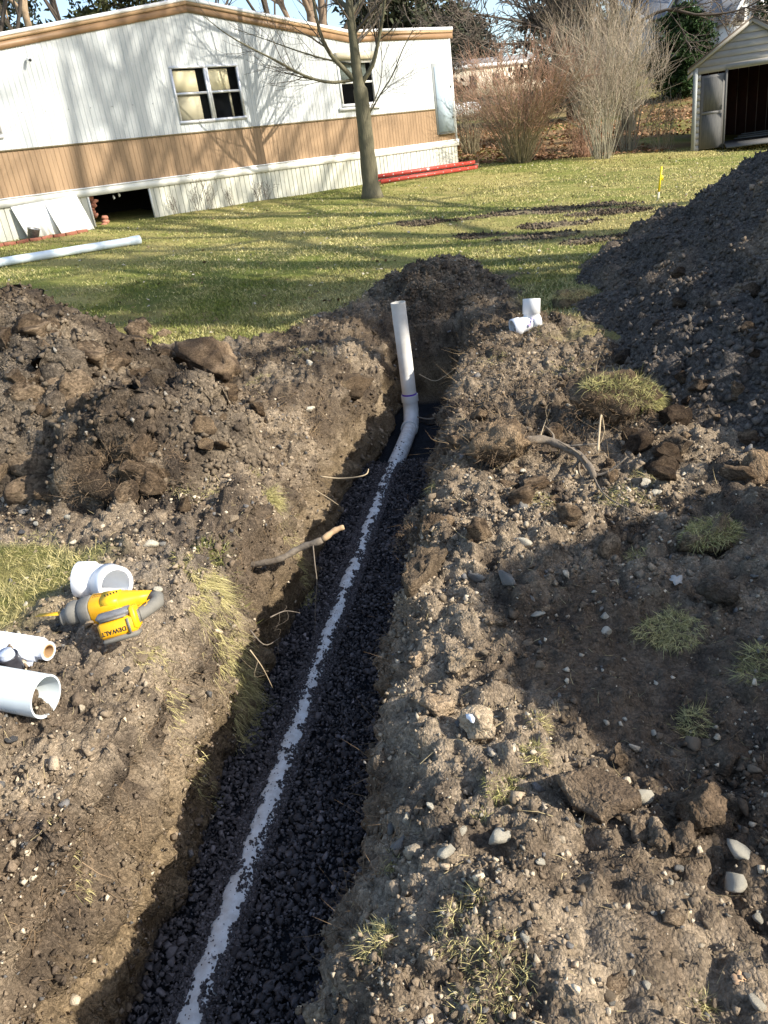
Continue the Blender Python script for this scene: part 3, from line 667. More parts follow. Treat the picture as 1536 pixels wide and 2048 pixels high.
# local: x along the saw from nose to handle, -y towards the camera, z up
def swept(mb, rows, n=20):
    """rows of (x, cy, cz, ry, rz, power): superellipse sections"""
    V = []; a = np.arange(n) * 2 * math.pi / n
    for x, cy, cz, ry, rz, pw in rows:
        c, s = np.cos(a), np.sin(a); V.append(np.stack([np.full(n, x), cy + ry * np.sign(c) * np.abs(c) ** (2 / pw), cz + rz * np.sign(s) * np.abs(s) ** (2 / pw)], -1))
    V = np.concatenate(V); k = len(rows); q = [(i * n + t, i * n + (t + 1) % n, (i + 1) * n + (t + 1) % n, (i + 1) * n + t) for i in range(k - 1) for t in range(n)]
    mb.add(V, q + [tuple(range(n))[::-1], tuple((k - 1) * n + t for t in range(n))]); return mb
mb = MB(); mb.prism([(-0.080, -0.006, 0.010), (0.02, -0.012, 0.002), (0.02, 0.012, 0.002), (-0.070, 0.008, 0.010)], (0, 0, 0.0016)); mb.build('blade', mat('blade_yellow', (0.75, 0.42, 0.02), 0.45), root)
mb = MB(); swept(mb, [(0.0, 0, -0.012, 0.022, 0.020, 2.2), (0.006, 0, -0.012, 0.030, 0.026, 2.4), (0.012, 0, -0.01, 0.026, 0.024, 2.4), (0.020, 0, -0.006, 0.024, 0.026, 2.4), (0.026, 0, -0.003, 0.036, 0.034, 2.4), (0.040, 0, 0, 0.040, 0.037, 2.4), (0.060, 0, 0, 0.037, 0.036, 2.4), (0.066, 0, 0, 0.033, 0.034, 2.4)]); mb.build('nose_shoe', gry, root, True)
mb = MB(); swept(mb, [(0.064, 0, 0, 0.032, 0.033, 2.4), (0.070, 0, 0, 0.044, 0.041, 2.5), (0.100, -.002, 0, 0.046, 0.044, 2.8), (0.108, -.002, 0, 0.045, 0.043, 2.8)]); mb.build('boot', gry, root, True)
mb = MB(); swept(mb, [(0.106, -.002, 0, 0.043, 0.042, 3), (0.112, -.003, 0, 0.046, 0.045, 3.4), (0.160, -.004, 0.001, 0.044, 0.044, 3.6), (0.195, -.004, 0.002, 0.042, 0.042, 3.6), (0.225, 0.004, 0.002, 0.034, 0.036, 3.2), (0.262, 0.012, 0.001, 0.024, 0.028, 3), (0.298, 0.016, 0, 0.017, 0.022, 2.8)]); body = mb.build('housing', yel, root, True)
mb = MB(); swept(mb, [(0.150, -.006, 0.006, 0.040, 0.0425, 4), (0.205, -.006, 0.006, 0.038, 0.0415, 4)]); mb.build('bright_panel', yel2, body, False)
mb = MB()
for i in range(5):
    mb.box((0.162 + 0.009 * i, -0.012 + 0.0035 * i, 0.0487), (0.0035, 0.013, 0.0012), Mrot(0.5))
mb.build('vents', blkM, body)
mb = MB()
for i in range(7): mb.box((0.118 + 0.0052 * i, 0.012, 0.0449), (0.0030, 0.008 if i % 3 else 0.006, 0.0008))
for i in range(5): mb.box((0.120 + 0.0052 * i, -0.002, 0.0449), (0.0030, 0.005, 0.0008))
mb.build('small_print', mat('brown_print', (0.20, 0.10, 0.02), 0.6), body)
hp = np.array([(0.292, 0.014, 0.0), (0.318, 0.004, 0.0), (0.322, -0.022, 0.0), (0.306, -0.055, 0.002), (0.285, -0.090, 0.006), (0.268, -0.118, 0.010), (0.255, -0.135, 0.012)])
mb = MB(); mb.tube(hp, [0.021, 0.0225, 0.022, 0.0205, 0.0205, 0.022, 0.026], 16); hnd = mb.build('handle', gry, root, True)
mb = MB(); mb.tube([(0.304, -0.036, 0.0215), (0.298, -0.050, 0.0220), (0.303, -0.062, 0.0222), (0.296, -0.078, 0.0235)], 0.0013, 6); mb.tube([(0.272, -0.082, 0.0250), (0.268, -0.096, 0.0275), (0.276, -0.106, 0.0275), (0.288, -0.102, 0.0250)], 0.0013, 6); mb.tube([(0.285, -0.062, 0.0222), (0.277, -0.078, 0.0245)], 0.0012, 6); mb.build('grip_lines', yel2, hnd)
mb = MB(); mb.box((0.272, -0.050, 0.0), (0.018, 0.030, 0.018), Mrot(0.5), 0.004); mb.build('trigger', mat('trigger_red', (0.30, 0.035, 0.02), 0.5), hnd)
# battery block at the foot of the handle
bt = empty('battery', (0.232, -0.150, 0.010)); bt.parent = root; bt.rotation_euler = (-0.42, -0.06, 0.16)
MB().box((0, 0, 0.0), (0.118, 0.062, 0.056), None, 0.010).build('battery_case', yel, bt)
MB().box((-0.004, 0.0, 0.040), (0.110, 0.066, 0.028), None, 0.012).build('battery_top', gry2, bt)
MB().box((0.0, 0.001, -0.034), (0.112, 0.060, 0.018), None, 0.007).build('battery_base', gry, bt)
MB().box((0.053, 0, 0.016), (0.020, 0.0665, 0.070), None, 0.006).build('end_clamp', yel2, bt)
MB().box((0.0645, 0.004, 0.014), (0.002, 0.034, 0.040), None, 0.0).build('latch', gry, bt)
mb = MB()
for z in (-0.004,): mb.box((0.034, -0.0335, z), (0.007, 0.003, 0.048))
mb.box((-0.006, -0.0335, 0.030), (0.080, 0.003, 0.007)); mb.build('trim', gry, bt)
mb = MB()
for i in range(2): mb.box((-0.010, -0.004 + 0.024 * i, 0.0545), (0.070 - 0.02 * i, 0.005, 0.0012))
mb.build('stripe', yel2, bt)
fc = bpy.data.curves.new('lettering', 'FONT'); fc.body = 'DEWALT'; fc.size = 0.0185; fc.align_x = 'CENTER'; fc.align_y = 'CENTER'; fc.extrude = 0.0004; fc.space_character = 1.05; fc.offset = 0.0006
to = bpy.data.objects.new('lettering_curve', fc); COL.objects.link(to); bpy.context.view_layer.update()
tm = bpy.data.meshes.new_from_object(to.evaluated_get(bpy.context.evaluated_depsgraph_get())); bpy.data.objects.remove(to)
tm.materials.clear(); tm.materials.append(blkM)
lo = bpy.data.objects.new('lettering', tm); COL.objects.link(lo); lo.parent = bt; lo.location = (-0.014, -0.0316, -0.008); lo.rotation_euler = (math.pi / 2, math.pi, 0)
tag(root, 'yellow and grey cordless reciprocating saw with battery lying on the gravelly bank', 'power saw')

# ================================================================== BRANCH, ROOTS, STICKS
barkM = mat('root_bark', (0.21, 0.175, 0.135), 0.9, col2=(0.12, 0.095, 0.07), vscale=40, bump=0.003, bscale=90)
rawM = mat('raw_wood', (0.46, 0.33, 0.19), 0.8, col2=(0.40, 0.26, 0.15), vscale=50)
def spline(pts, n=24):
    pts = np.array(pts, float); k = len(pts); t = np.linspace(0, k - 1, n); out = []
    for a in t:
        i = min(int(a), k - 2); f = a - i; p0, p1, p2, p3 = pts[max(i - 1, 0)], pts[i], pts[i + 1], pts[min(i + 2, k - 1)]
        out.append(0.5 * ((2 * p1) + (-p0 + p2) * f + (2 * p0 - 5 * p1 + 4 * p2 - p3) * f * f + (-p0 + 3 * p1 - 3 * p2 + p3) * f ** 3))
    return np.array(out)
def pxp(lst): return np.array([at_z(a, b, c) for a, b, c in lst])
zt = float(gp(520, 1128)[2])
SP = spline(pxp([(470, 1136, zt + .01), (515, 1128, zt + .035), (560, 1118, zt + .05), (600, 1096, zt + .075), (640, 1082, zt + .10), (668, 1062, zt + .125), (688, 1054, zt + .135)]), 30)
root = empty('cut_root', tuple(SP[0])); rel = lambda p: np.array(p) - np.array(root.location)
rr = np.interp(np.linspace(0, 1, 30), [0, .15, .3, .6, .9, 1], [.008, .014, .013, .015, .013, .011]) * (1 + 0.12 * np.sin(np.arange(30) * 2.1))
mb = MB(); mb.tube(rel(SP[:21]), rr[:21], 12); mb.build('bark', barkM, root, True)
mb = MB(); mb.tube(rel(SP[20:]), rr[20:] * np.interp(np.arange(10), [0, 1, 9], [1.03, .96, .92]), 12); mb.build('bare_wood', rawM, root, True)
mb = MB(); hg = spline(pxp([(626, 1090, zt + .09), (630, 1130, zt + .03), (634, 1165, zt - .02), (631, 1205, zt - .10), (630, 1260, zt - .2)]), 14); mb.tube(rel(hg), np.linspace(.0032, .001, 14), 5); mb.build('hanging_rootlet', barkM, root, True)
tag(root, 'thick cut root with a pale peeled end sticking out over the trench', 'root')
def root_obj(pts, r0, r1, label, m=barkM, n=22, sides=7, twigs=0, name='root'):
    Sp = spline(pts, n); root = empty(name, tuple(Sp[0])); rel = Sp - Sp[0]
    mb = MB(); mb.tube(rel, np.linspace(r0, r1, n) * (1 + 0.1 * np.sin(np.arange(n) * 1.9)), sides); mb.build('stem', m, root, True)
    for _ in range(twigs):
        i = random.randint(n // 3, n - 2); L = random.uniform(0.05, 0.16); d = rng.normal(size=3); d[2] -= 0.3; d /= np.linalg.norm(d)
        q = [rel[i], rel[i] + d * L * .5 + rng.normal(0, .01, 3), rel[i] + d * L + rng.normal(0, .02, 3)]; mb = MB(); mb.tube(spline(q, 7), np.linspace(r1 * .6, r1 * .2, 7), 4); mb.build('rootlet', m, root, True)
    tag(root, label, 'root'); return root
def gpz(px, py, dz): P = gp(px, py, dz); return P
root_obj([gpz(1040, 893, .01), gpz(1055, 882, .05), gpz(1090, 880, .07), gpz(1125, 893, .08), gpz(1155, 908, .07), gpz(1180, 935, .05), gpz(1188, 955, .02)], .021, .013, 'thick grey arching root on the right bank with fine rootlets', n=26, sides=10, twigs=12)
root_obj([gpz(1188, 955, .015), gpz(1205, 985, .02), gpz(1240, 1010, .02), gpz(1300, 1040, .012)], .004, .0015, 'thin brown root trailing from the arching root', twigs=8)
pale = mat('pale_root', (0.42, 0.33, 0.21), 0.85)
wz = -0.22
root_obj(pxp([(640, 953, -.10), (680, 957, -.12), (715, 954, -.10), (733, 948, -.09), (737, 938, -.08)]), .0045, .0028, 'pale curved rootlet jutting from the left trench wall', pale, 14)
root_obj(pxp([(630, 980, -.12), (655, 995, -.16), (677, 1010, -.2)]), .0028, .001, 'fine pale rootlet below the curved one on the left wall', pale, 10)
root_obj(pxp([(835, 834, -.28), (860, 838, -.27), (885, 830, -.26), (905, 826, -.25), (925, 838, -.2)]), .004, .008, 'ragged hairy root reaching from the right wall towards the pipe bend', barkM, 16, 6, 14)
root_obj(pxp([(838, 748, -.2), (868, 762, -.24), (890, 752, -.22), (912, 735, -.15)]), .0022, .003, 'thin rootlet sagging across the trench behind the riser', pale, 12)
root_obj([gpz(1193, 765, 0), gpz(1192, 735, .08), gpz(1200, 708, .16)], .004, .0015, 'thin dry stalk standing by the dark soil heap', pale, 10, 5, 3)
root_obj([gpz(1196, 900, .16), gpz(1199, 860, .13), gpz(1203, 830, .16), gpz(1210, 870, .05)], .005, .003, 'pale root dangling from the turf clump', pale, 14, 6, 4)
root_obj([gpz(1080, 875, .02), gpz(1090, 845, .06), gpz(1100, 818, .14)], .003, .0015, 'thin straw stalk behind the arching root', pale, 10, 5, 2)
root_obj(pxp([(500, 1300, -.02), (525, 1335, -.1), (545, 1375, -.2)]), .0025, .001, 'fine rootlet hanging from the turf on the left lip', pale, 10, 5, 3)
# long roots along the left wall under the turf
for i, pts in enumerate(([(540, 1235, -.1), (570, 1222, -.1), (600, 1226, -.12)], [(500, 1260, -.08), (530, 1290, -.14), (560, 1275, -.2)])):
    root_obj(pxp(pts), .003, .0012, ['dark rootlet under the left lip turf', 'bent rootlet under the left lip turf'][i], barkM, 10, 5, 4)

# ================================================================== MOBILE HOME (gable end)
hR = np.array([3.25, 22.3]); he = np.array([0.7788, 0.6273]); hn = np.array([0.6273, -0.7788])
def HW(s, z, o=0.0): return np.array([hR[0] + he[0] * s + hn[0] * o, hR[1] + he[1] * s + hn[1] * o, z])
home = empty('mobile_home', tuple(HW(-6.0, 0.80))); hrel = lambda p: np.asarray(p, float) - np.array(home.location)
tag(home, 'white and brown ribbed metal mobile home with a low gable and pale skirting', 'mobile home')
siding = mat('white_siding', (0.49, 0.51, 0.51), 0.5, col2=(0.38, 0.41, 0.42), vscale=1.6, stretch=(2.5, 2.5, 0.25))
brownS = mat('brown_siding', (0.29, 0.19, 0.105), 0.55, col2=(0.215, 0.138, 0.075), vscale=2.2, stretch=(3, 3, 0.3))
skirtM = mat('cream_skirting', (0.54, 0.53, 0.44), 0.5, col2=(0.40, 0.41, 0.36), vscale=2.0, stretch=(2.5, 2.5, 0.5))
trimW = mat('cream_trim', (0.70, 0.69, 0.62), 0.5, var=0.10, vscale=4); whiteM = mat('white_paint', (0.78, 0.78, 0.77), 0.45, var=0.05, vscale=6)
seamM = mat('bronze_seam', (0.16, 0.125, 0.065), 0.6)
sL = -14.2
def top_z(s): return np.interp(s, [sL, -7.30, -3.30, -2.3, 0.2], [3.36, 4.40, 3.83, 3.845, 3.87])
def ribbed(mb, s0, s1, z0, z1, pitch, dep, holes=(), o0=0.0, prof=None):
    """upright ribbed sheet; z0/z1 numbers or functions; holes (s0,s1,z0,z1)"""
    prof = prof or ((0, 0), (0.62, 0), (0.74, 1), (0.88, 1), (1.0, 0)); f0 = z0 if callable(z0) else (lambda s: z0); f1 = z1 if callable(z1) else (lambda s: z1)
    ss = [s0, s1] + [h[0] for h in holes] + [h[1] for h in holes]
    n = int((s1 - s0) / pitch) + 1
    for k in range(n):
        for t, _ in prof[:-1]: ss.append(s0 + (k + t) * pitch)
    ss = sorted(x for x in ss if s0 - 1e-6 <= x <= s1 + 1e-6); ss = [a for i, a in enumerate(ss) if i == 0 or a - ss[i - 1] > 1e-4]
    off = lambda s: o0 + dep * np.interp(((s - s0) / pitch) % 1.0, [p[0] for p in prof], [p[1] for p in prof])
    for a, b in zip(ss[:-1], ss[1:]):
        m_ = (a + b) / 2; iv = [(None, None)]
        hz = sorted((h[2], h[3]) for h in holes if h[0] < m_ < h[1]); lo = (f0(a), f0(b)); 
        for (h0, h1) in hz:
            mb.add(hrel([HW(a, lo[0], off(a + 1e-6)), HW(b, lo[1], off(b - 1e-6)), HW(b, h0, off(b - 1e-6)), HW(a, h0, off(a + 1e-6))]), [(0, 1, 2, 3)]); lo = (h1, h1)
        mb.add(hrel([HW(a, lo[0], off(a + 1e-6)), HW(b, lo[1], off(b - 1e-6)), HW(b, f1(b), off(b - 1e-6)), HW(a, f1(a), off(a + 1e-6))]), [(0, 1, 2, 3)])
    return mb
W1 = (-7.93, -6.39, 2.47, 3.45); W2 = (-3.72, -2.68, 2.53, 3.42); W0 = (-12.6, -11.40, 2.5, 3.42); DR = (-0.67, -0.06, 1.74, 3.28)
for k, (a, b) in enumerate(zip(np.linspace(sL, 0, 9)[:-1], np.linspace(sL, 0, 9)[1:])):
    hs = [(max(h[0], a), min(h[1], b), h[2], h[3]) for h in (W0, W1, W2) if h[0] < b and h[1] > a]
    hs += [(max(DR[0], a), min(DR[1], b), 2.3, DR[3])] if DR[0] < b and DR[1] > a else []
    ribbed(MB(), a, b, 2.30, top_z, 0.095, 0.007, hs).build('siding_panel', siding, home)
    hb = [(max(DR[0], a), min(DR[1], b), DR[2], 2.3 - 1e-3)] if DR[0] < b and DR[1] > a else []
    ribbed(MB(), a, b, 1.50, 2.285, 0.095, 0.007, hb).build('brown_panel', brownS, home)
def strip(s0, s1, z0, z1, o0, o1, name, m, parent=home):
    mb = MB(); mb.prism(hrel([HW(s0, z0 if not callable(z0) else z0(s0), o0), HW(s1, z0 if not callable(z0) else z0(s1), o0), HW(s1, z1 if not callable(z1) else z1(s1), o0), HW(s0, z1 if not callable(z1) else z1(s0), o0)]), np.append(hn, 0) * (o1 - o0)); return mb.build(name, m, parent)
for a, b in ((sL, DR[0] - 0.04),): strip(a, b, 2.278, 2.305, 0.006, 0.022, 'seam', seamM)
strip(sL, 0.06, 1.40, 1.53, 0.0, 0.030, 'skirt_rail', trimW); strip(sL, 0.07, 1.533, 1.555, 0.0, 0.040, 'drip_edge', whiteM)
strip(-0.03, 0.03, 1.5, 3.86, -0.05, 0.016, 'corner_trim', mat('corner_grey', (0.62, 0.63, 0.62), 0.4))
# roof edge: brown fascia in two steps and a white drip edge, following the roofline
br1 = mat('fascia_brown', (0.27, 0.165, 0.088), 0.5, col2=(0.21, 0.128, 0.066), vscale=3); br2 = mat('fascia_tan', (0.35, 0.23, 0.125), 0.5, var=0.1, vscale=3)
kn = [sL, -7.30, -3.30, -2.3, 0.12]
for a, b in zip(kn[:-1], kn[1:]):
    strip(a, b, lambda s: top_z(s) - 0.03, lambda s: top_z(s) + 0.09, 0.0, 0.028, 'fascia', br1)
    strip(a, b, lambda s: top_z(s) + 0.092, lambda s: top_z(s) + 0.15, 0.0, 0.045, 'fascia', br2)
    strip(a, b, lambda s: top_z(s) + 0.152, lambda s: top_z(s) + 0.21, -0.1, 0.055, 'roof_edge', whiteM)
mb = MB(); V = []
for s_ in kn: V += [HW(s_, top_z(s_) + 0.214, 0.05), HW(s_, top_z(s_) + 0.214, -13.0)]
mb.add(hrel(V), [(2 * i, 2 * i + 2, 2 * i + 3, 2 * i + 1) for i in range(len(kn) - 1)]); mb.build('roof', mat('roof_metal', (0.45, 0.46, 0.47), 0.5, var=0.1, vscale=1), home)
mb = MB(); mb.add(hrel([HW(0, .8, -.02), HW(0, .8, -13), HW(0, 3.9, -13), HW(0, 3.9, -.02)]), [(0, 1, 2, 3)]); mb.add(hrel([HW(sL, .8, -.02), HW(sL, .8, -13), HW(sL, 3.5, -13), HW(sL, 3.5, -.02)]), [(0, 1, 2, 3)]); mb.add(hrel([HW(sL, .8, -13), HW(0, .8, -13), HW(0, 3.9, -13), HW(sL, 3.5, -13)]), [(0, 1, 2, 3)]); mb.build('far_wall', siding, home)
mb = MB(); mb.add(hrel([HW(sL, 1.5, -.02), HW(0, 1.5, -.02), HW(0, 1.5, -13), HW(sL, 1.5, -13)]), [(0, 1, 2, 3)]); mb.build('floor', mat('dark_floor', (0.03, 0.028, 0.025), 0.9), home)
# windows
glassM = mat('window_glass', (0.9, 0.95, 0.95), 0.03, trans=1.0, spec=0.5)
gb = glassM.node_tree.nodes['Principled BSDF']; gb.inputs['IOR'].default_value = 1.0; gb.inputs['Transmission Weight'].default_value = 0.0; gb.inputs['Alpha'].default_value = 0.12; gb.inputs['Base Color'].default_value = (0.02, 0.022, 0.024, 1)
shade = mat('roller_blind', (0.82, 0.74, 0.48), 0.8, var=0.05, vscale=3); roomM = mat('room_dark', (0.035, 0.034, 0.036), 0.9); alumM = mat('aluminium', (0.62, 0.63, 0.65), 0.35, var=0.12, vscale=30, metal=0.35)
def window(s0, s1, z0, z1, blinds=(), fm=alumM, room=0.5, rail=True, fw=0.045, glass=glassM):
    wn = empty('window', tuple(hrel(HW((s0 + s1) / 2, z0)))); wn.parent = home; wr = lambda p: hrel(p) - np.array(wn.location)
    def bx(a, b, c, d, o0, o1, nm, m):
        mb = MB(); mb.prism(wr([HW(a, c, o0), HW(b, c, o0), HW(b, d, o0), HW(a, d, o0)]), np.append(hn, 0) * (o1 - o0)); return mb.build(nm, m, wn)
    e = 0.012
    bx(s0 - e, s1 + e, z0 - e, z0 + fw, -.03, .030, 'frame', fm); bx(s0 - e, s1 + e, z1 - fw * .6, z1 + e, -.03, .030, 'frame', fm); bx(s0 - e, s0 + fw * .7, z0 + fw, z1 - fw * .6, -.03, .028, 'frame', fm); bx(s1 - fw * .7, s1 + e, z0 + fw, z1 - fw * .6, -.03, .028, 'frame', fm)
    zm = (z0 + z1) / 2 + 0.03
    if rail: bx(s0 + fw * .7, s1 - fw * .7, zm - .022, zm + .022, -.025, .012, 'rail', fm)
    bx(s0 + fw * .7, s1 - fw * .7, zm + .022, z1 - fw * .6, -.012, -.008, 'pane', glass); bx(s0 + fw * .7, s1 - fw * .7, z0 + fw, zm - .022, -.022, -.018, 'pane', glass)
    for (a, b, c, d, oo, mm) in blinds: bx(a, b, c, d, -oo - .004, -oo, 'blind', mm)
    # the room behind
    mb = MB(); q = [HW(s0 - .5, z0 - .3, -.05), HW(s1 + .5, z0 - .3, -.05), HW(s1 + .5, z1 + .2, -.05), HW(s0 - .5, z1 + .2, -.05)]; b_ = [p + np.append(hn, 0) * -1.2 for p in q]
    mb.add(wr(q + b_), [(4, 5, 6, 7), (0, 4, 7, 3), (1, 2, 6, 5), (0, 1, 5, 4), (3, 7, 6, 2)]); mb.build('room', roomM, wn)
    return wn
greyb = mat('insect_screen_blind', (0.62, 0.57, 0.40), 0.8)
window(-7.93, -7.16, 2.47, 3.45, [(-7.90, -7.36, 2.98, 3.40, .03, shade), (-7.90, -7.36, 2.5, 2.97, .033, greyb)])
window(-7.13, -6.39, 2.47, 3.45, [(-7.11, -6.62, 2.99, 3.40, .03, shade), (-6.66, -6.60, 2.5, 3.0, .07, greyb)])
window(*W2, [(-3.6, -2.8, 3.0, 3.40, .09, mat('pale_blind', (0.30, 0.36, 0.33), 0.8))], whiteM)
window(*W0, [], alumM)
strip(W2[0] - .06, W2[1] + .06, 3.46, 3.60, 0.014, 0.11, 'awning', mat('tan_awning', (0.56, 0.50, 0.37), 0.6)); strip(W2[0] - .12, W2[1] + .1, 2.44, 2.50, 0.012, 0.06, 'sill', whiteM)
# grey blue access door
dr = empty('door', tuple(hrel(HW(-0.37, DR[2])))); dr.parent = home
def dstrip(a, b, c, d, o0, o1, nm, m):
    mb = MB(); mb.prism(hrel([HW(a, c, o0), HW(b, c, o0), HW(b, d, o0), HW(a, d, o0)]) - np.array(dr.location), np.append(hn, 0) * (o1 - o0)); return mb.build(nm, m, dr)
dstrip(DR[0] - .03, DR[1] + .03, DR[2] - .03, DR[3] + .03, -.02, .016, 'door_frame', mat('door_frame_grey', (0.36, 0.38, 0.37), 0.5)); dstrip(DR[0] + .03, DR[1] - .02, DR[2] + .02, DR[3] - .05, .016, .032, 'door_leaf', mat('door_blue', (0.40, 0.49, 0.56), 0.7, var=0.05, vscale=2))
for zz in (2.05, 2.75): dstrip(DR[1] - .06, DR[1] - .04, zz, zz + .05, .032, .05, 'hinge', seamM)
dstrip(DR[0] + .02, DR[1] - .03, DR[2] - .055, DR[2] - .03, .016, .06, 'threshold', seamM)
# skirting in upright ribbed panels, with the crawl-space hatch open
OP = (-10.18, -8.95, 0.80, 1.415)
sk_prof = ((0, 0), (0.80, 0), (0.86, -1), (0.94, -1), (1.0, 0)); edges = list(np.arange(-14.2, -10.3, 0.82)) + [-10.18] + [-8.95] + list(np.arange(-8.1, 0, 0.81)) + [0.0]
gsk = mat('grey_skirting', (0.40, 0.42, 0.41), 0.5, col2=(0.56, 0.56, 0.50), vscale=2.5, stretch=(3, 3, 0.4))
for a, b in zip(edges[:-1], edges[1:]):
    if a >= OP[0] - 1e-6 and b <= OP[1] + 1e-6: continue
    if b <= -10.2 and b > -11.6: b_top = 1.40
    ribbed(MB(), a, b, 0.70, 1.405, 0.118, 0.014, (), 0.004, sk_prof).build('skirting_panel', gsk if -2.5 < a < -0.9 else skirtM, home)
strip(OP[0] - .02, OP[1] + .02, 0.74, 0.83, -.02, .02, 'hatch_sill', trimW); strip(OP[1], OP[1] + .035, .83, 1.40, -.02, .016, 'hatch_jamb', trimW); strip(OP[0] - .035, OP[0], .83, 1.40, -.02, .016, 'hatch_jamb', trimW)
mb = MB(); q = [HW(OP[0] - .6, .74, -.03), HW(OP[1] + .6, .74, -.03), HW(OP[1] + .6, 1.45, -.03), HW(OP[0] - .6, 1.45, -.03)]; b_ = [p + np.append(hn, 0) * -1.8 for p in q]
mb.add(hrel(q + b_), [(4, 5, 6, 7), (0, 4, 7, 3), (1, 2, 6, 5), (0, 1, 5, 4), (3, 7, 6, 2)]); mb.build('crawl_space', mat('crawl_dark', (0.012, 0.011, 0.010), 0.95), home)
mb = MB()
for k in range(9):                                                    # torn pink insulation hanging at the hatch's side
    z = 1.36 - k * 0.062; c = HW(OP[0] + 0.09 + 0.05 * math.sin(k * 1.3) + 0.02 * k * (k > 5), z, -.14 + 0.02 * math.cos(k)); V, F = rock_shape(700 + k, 16, 0.8); mb.add(hrel(V * (0.085 + 0.03 * random.random(), 0.06, 0.07) + c), [tuple(f) for f in F])
mb.build('torn_insulation', mat('pink_insulation', (0.42, 0.20, 0.14), 0.9, col2=(0.30, 0.12, 0.07), vscale=14), home)
mb = MB()
for sx, zz in ((-9.62, 1.33), (-9.50, 1.36)): V, F = rock_shape(720, 12, 1.2); mb.add(hrel(V * (.025, .025, .05) + HW(sx, zz, -.15)), [tuple(f) for f in F])
mb.build('hanging_tuft', whiteM, home)
# little security camera under the eave
mb = MB(); c = HW(-10.62, 3.66, 0.02); mb.tube(hrel([c, c + np.append(hn, 0) * 0.05]), 0.012, 8); mb.tube(hrel([c + np.append(hn, 0) * .04, c + np.append(hn, 0) * .13 + np.array([0, 0, -.03])]), 0.026, 12); mb.build('camera_mount', whiteM, home, True)
mb = MB(); mb.tube(hrel([c + np.append(hn, 0) * .125 + np.array([0, 0, -.028]), c + np.append(hn, 0) * .145 + np.array([0, 0, -.036])]), 0.024, 12); mb.build('lens', blkM, home, True)
mb = MB()
for s_ in np.arange(-13.9, -6.8, 0.42): mb.tube(hrel([HW(s_, 2.86 + 0.0 * s_, .0), HW(s_, 2.86, .016)]), 0.007, 6)
mb.build('rivets', mat('rivet', (0.2, 0.2, 0.2), 0.5), home)

# loose skirting sheets leaning against the home
def lean_panel(s0, s1, ztop, out, shear, label, nrib):
    gz0 = float(H(*HW((s0 + s1) / 2, 0, out)[:2])); root = empty('skirting_sheet', tuple(HW((s0 + s1) / 2, gz0, out))); V, F = [], []
    n = nrib * 4 + 1
    for i in range(n):
        f = i / (n - 1); s = s0 + (s1 - s0) * f; rb = (0, 0, -0.016, -0.016)[i % 4]
        zb = float(H(*HW(s, 0, out)[:2])) + 0.01
        V += [HW(s + shear, zb, out + rb), HW(s, ztop + 0.03 * f, 0.055 + rb)]
    mb = MB(); mb.add(np.array(V) - np.array(root.location), [(2 * i, 2 * i + 2, 2 * i + 3, 2 * i + 1) for i in range(n - 1)])
    o = mb.build('sheet', mat('white_sheet', (0.78, 0.78, 0.74), 0.45, var=0.04, vscale=3), root); md = o.modifiers.new('thickness', 'SOLIDIFY'); md.thickness = 0.004
    tag(root, label, 'skirting sheet')
lean_panel(-11.64, -10.98, 1.40, 0.20, 0.10, 'cream ribbed skirting sheet leaning against the home, next to the metal bucket', 6)
lean_panel(-11.05, -10.42, 1.42, 0.34, 0.06, 'bright white ribbed skirting sheet leaning against the home by the open hatch', 6)
# junk beside them
P0 = HW(-11.55, 0, .42); zb = float(H(P0[0], P0[1]))
root = empty('metal_bucket', (P0[0], P0[1], zb)); mb = MB(); mb.lathe([(0, 0.004), (.085, 0), (.105, .20), (.112, .205), (.10, .20), (.08, .01), (0, .012)], 18, Mrot(0.2, 0.35, 0.1)); mb.build('pail', mat('galvanised', (0.34, 0.35, 0.35), 0.4, col2=(0.16, 0.16, 0.15), vscale=25, metal=0.4), root); mb = MB(); mb.tube([(-.10, 0, .19), (-.07, .06, .12), (.03, .12, .10), (.11, .06, .13), (.12, 0, .17)], .004, 6); mb.build('bail', canM, root); tag(root, 'dented grey metal bucket beside the leaning skirting sheets', 'bucket')
brickM = mat('red_edging', (0.30, 0.115, 0.07), 0.85, col2=(0.22, 0.08, 0.05), vscale=20, bump=0.004, bscale=40)
bm_ = MB().box((0, 0, 0), (0.20, 0.09, 0.06), None, 0.006); bme = None
for k in range(9):
    P = HW(-12.45 + k * 0.222, 0, 0.60 + 0.02 * math.sin(k * 2.1) - 0.012 * k); o = None
    if bme is None: o = bm_.build('edging_brick', brickM); bme = o.data
    else: o = link('edging_brick', bme)
    o.location = (P[0], P[1], float(H(P[0], P[1])) + 0.022); o.rotation_euler = (0.05 * math.sin(k), 0.06 * math.cos(k * 3), math.atan2(he[1], he[0]) + 0.06 * math.sin(k * 1.7)); tag(o, 'low red edging brick in the bed border by the home', 'brick', 'edging bricks by the mobile home')

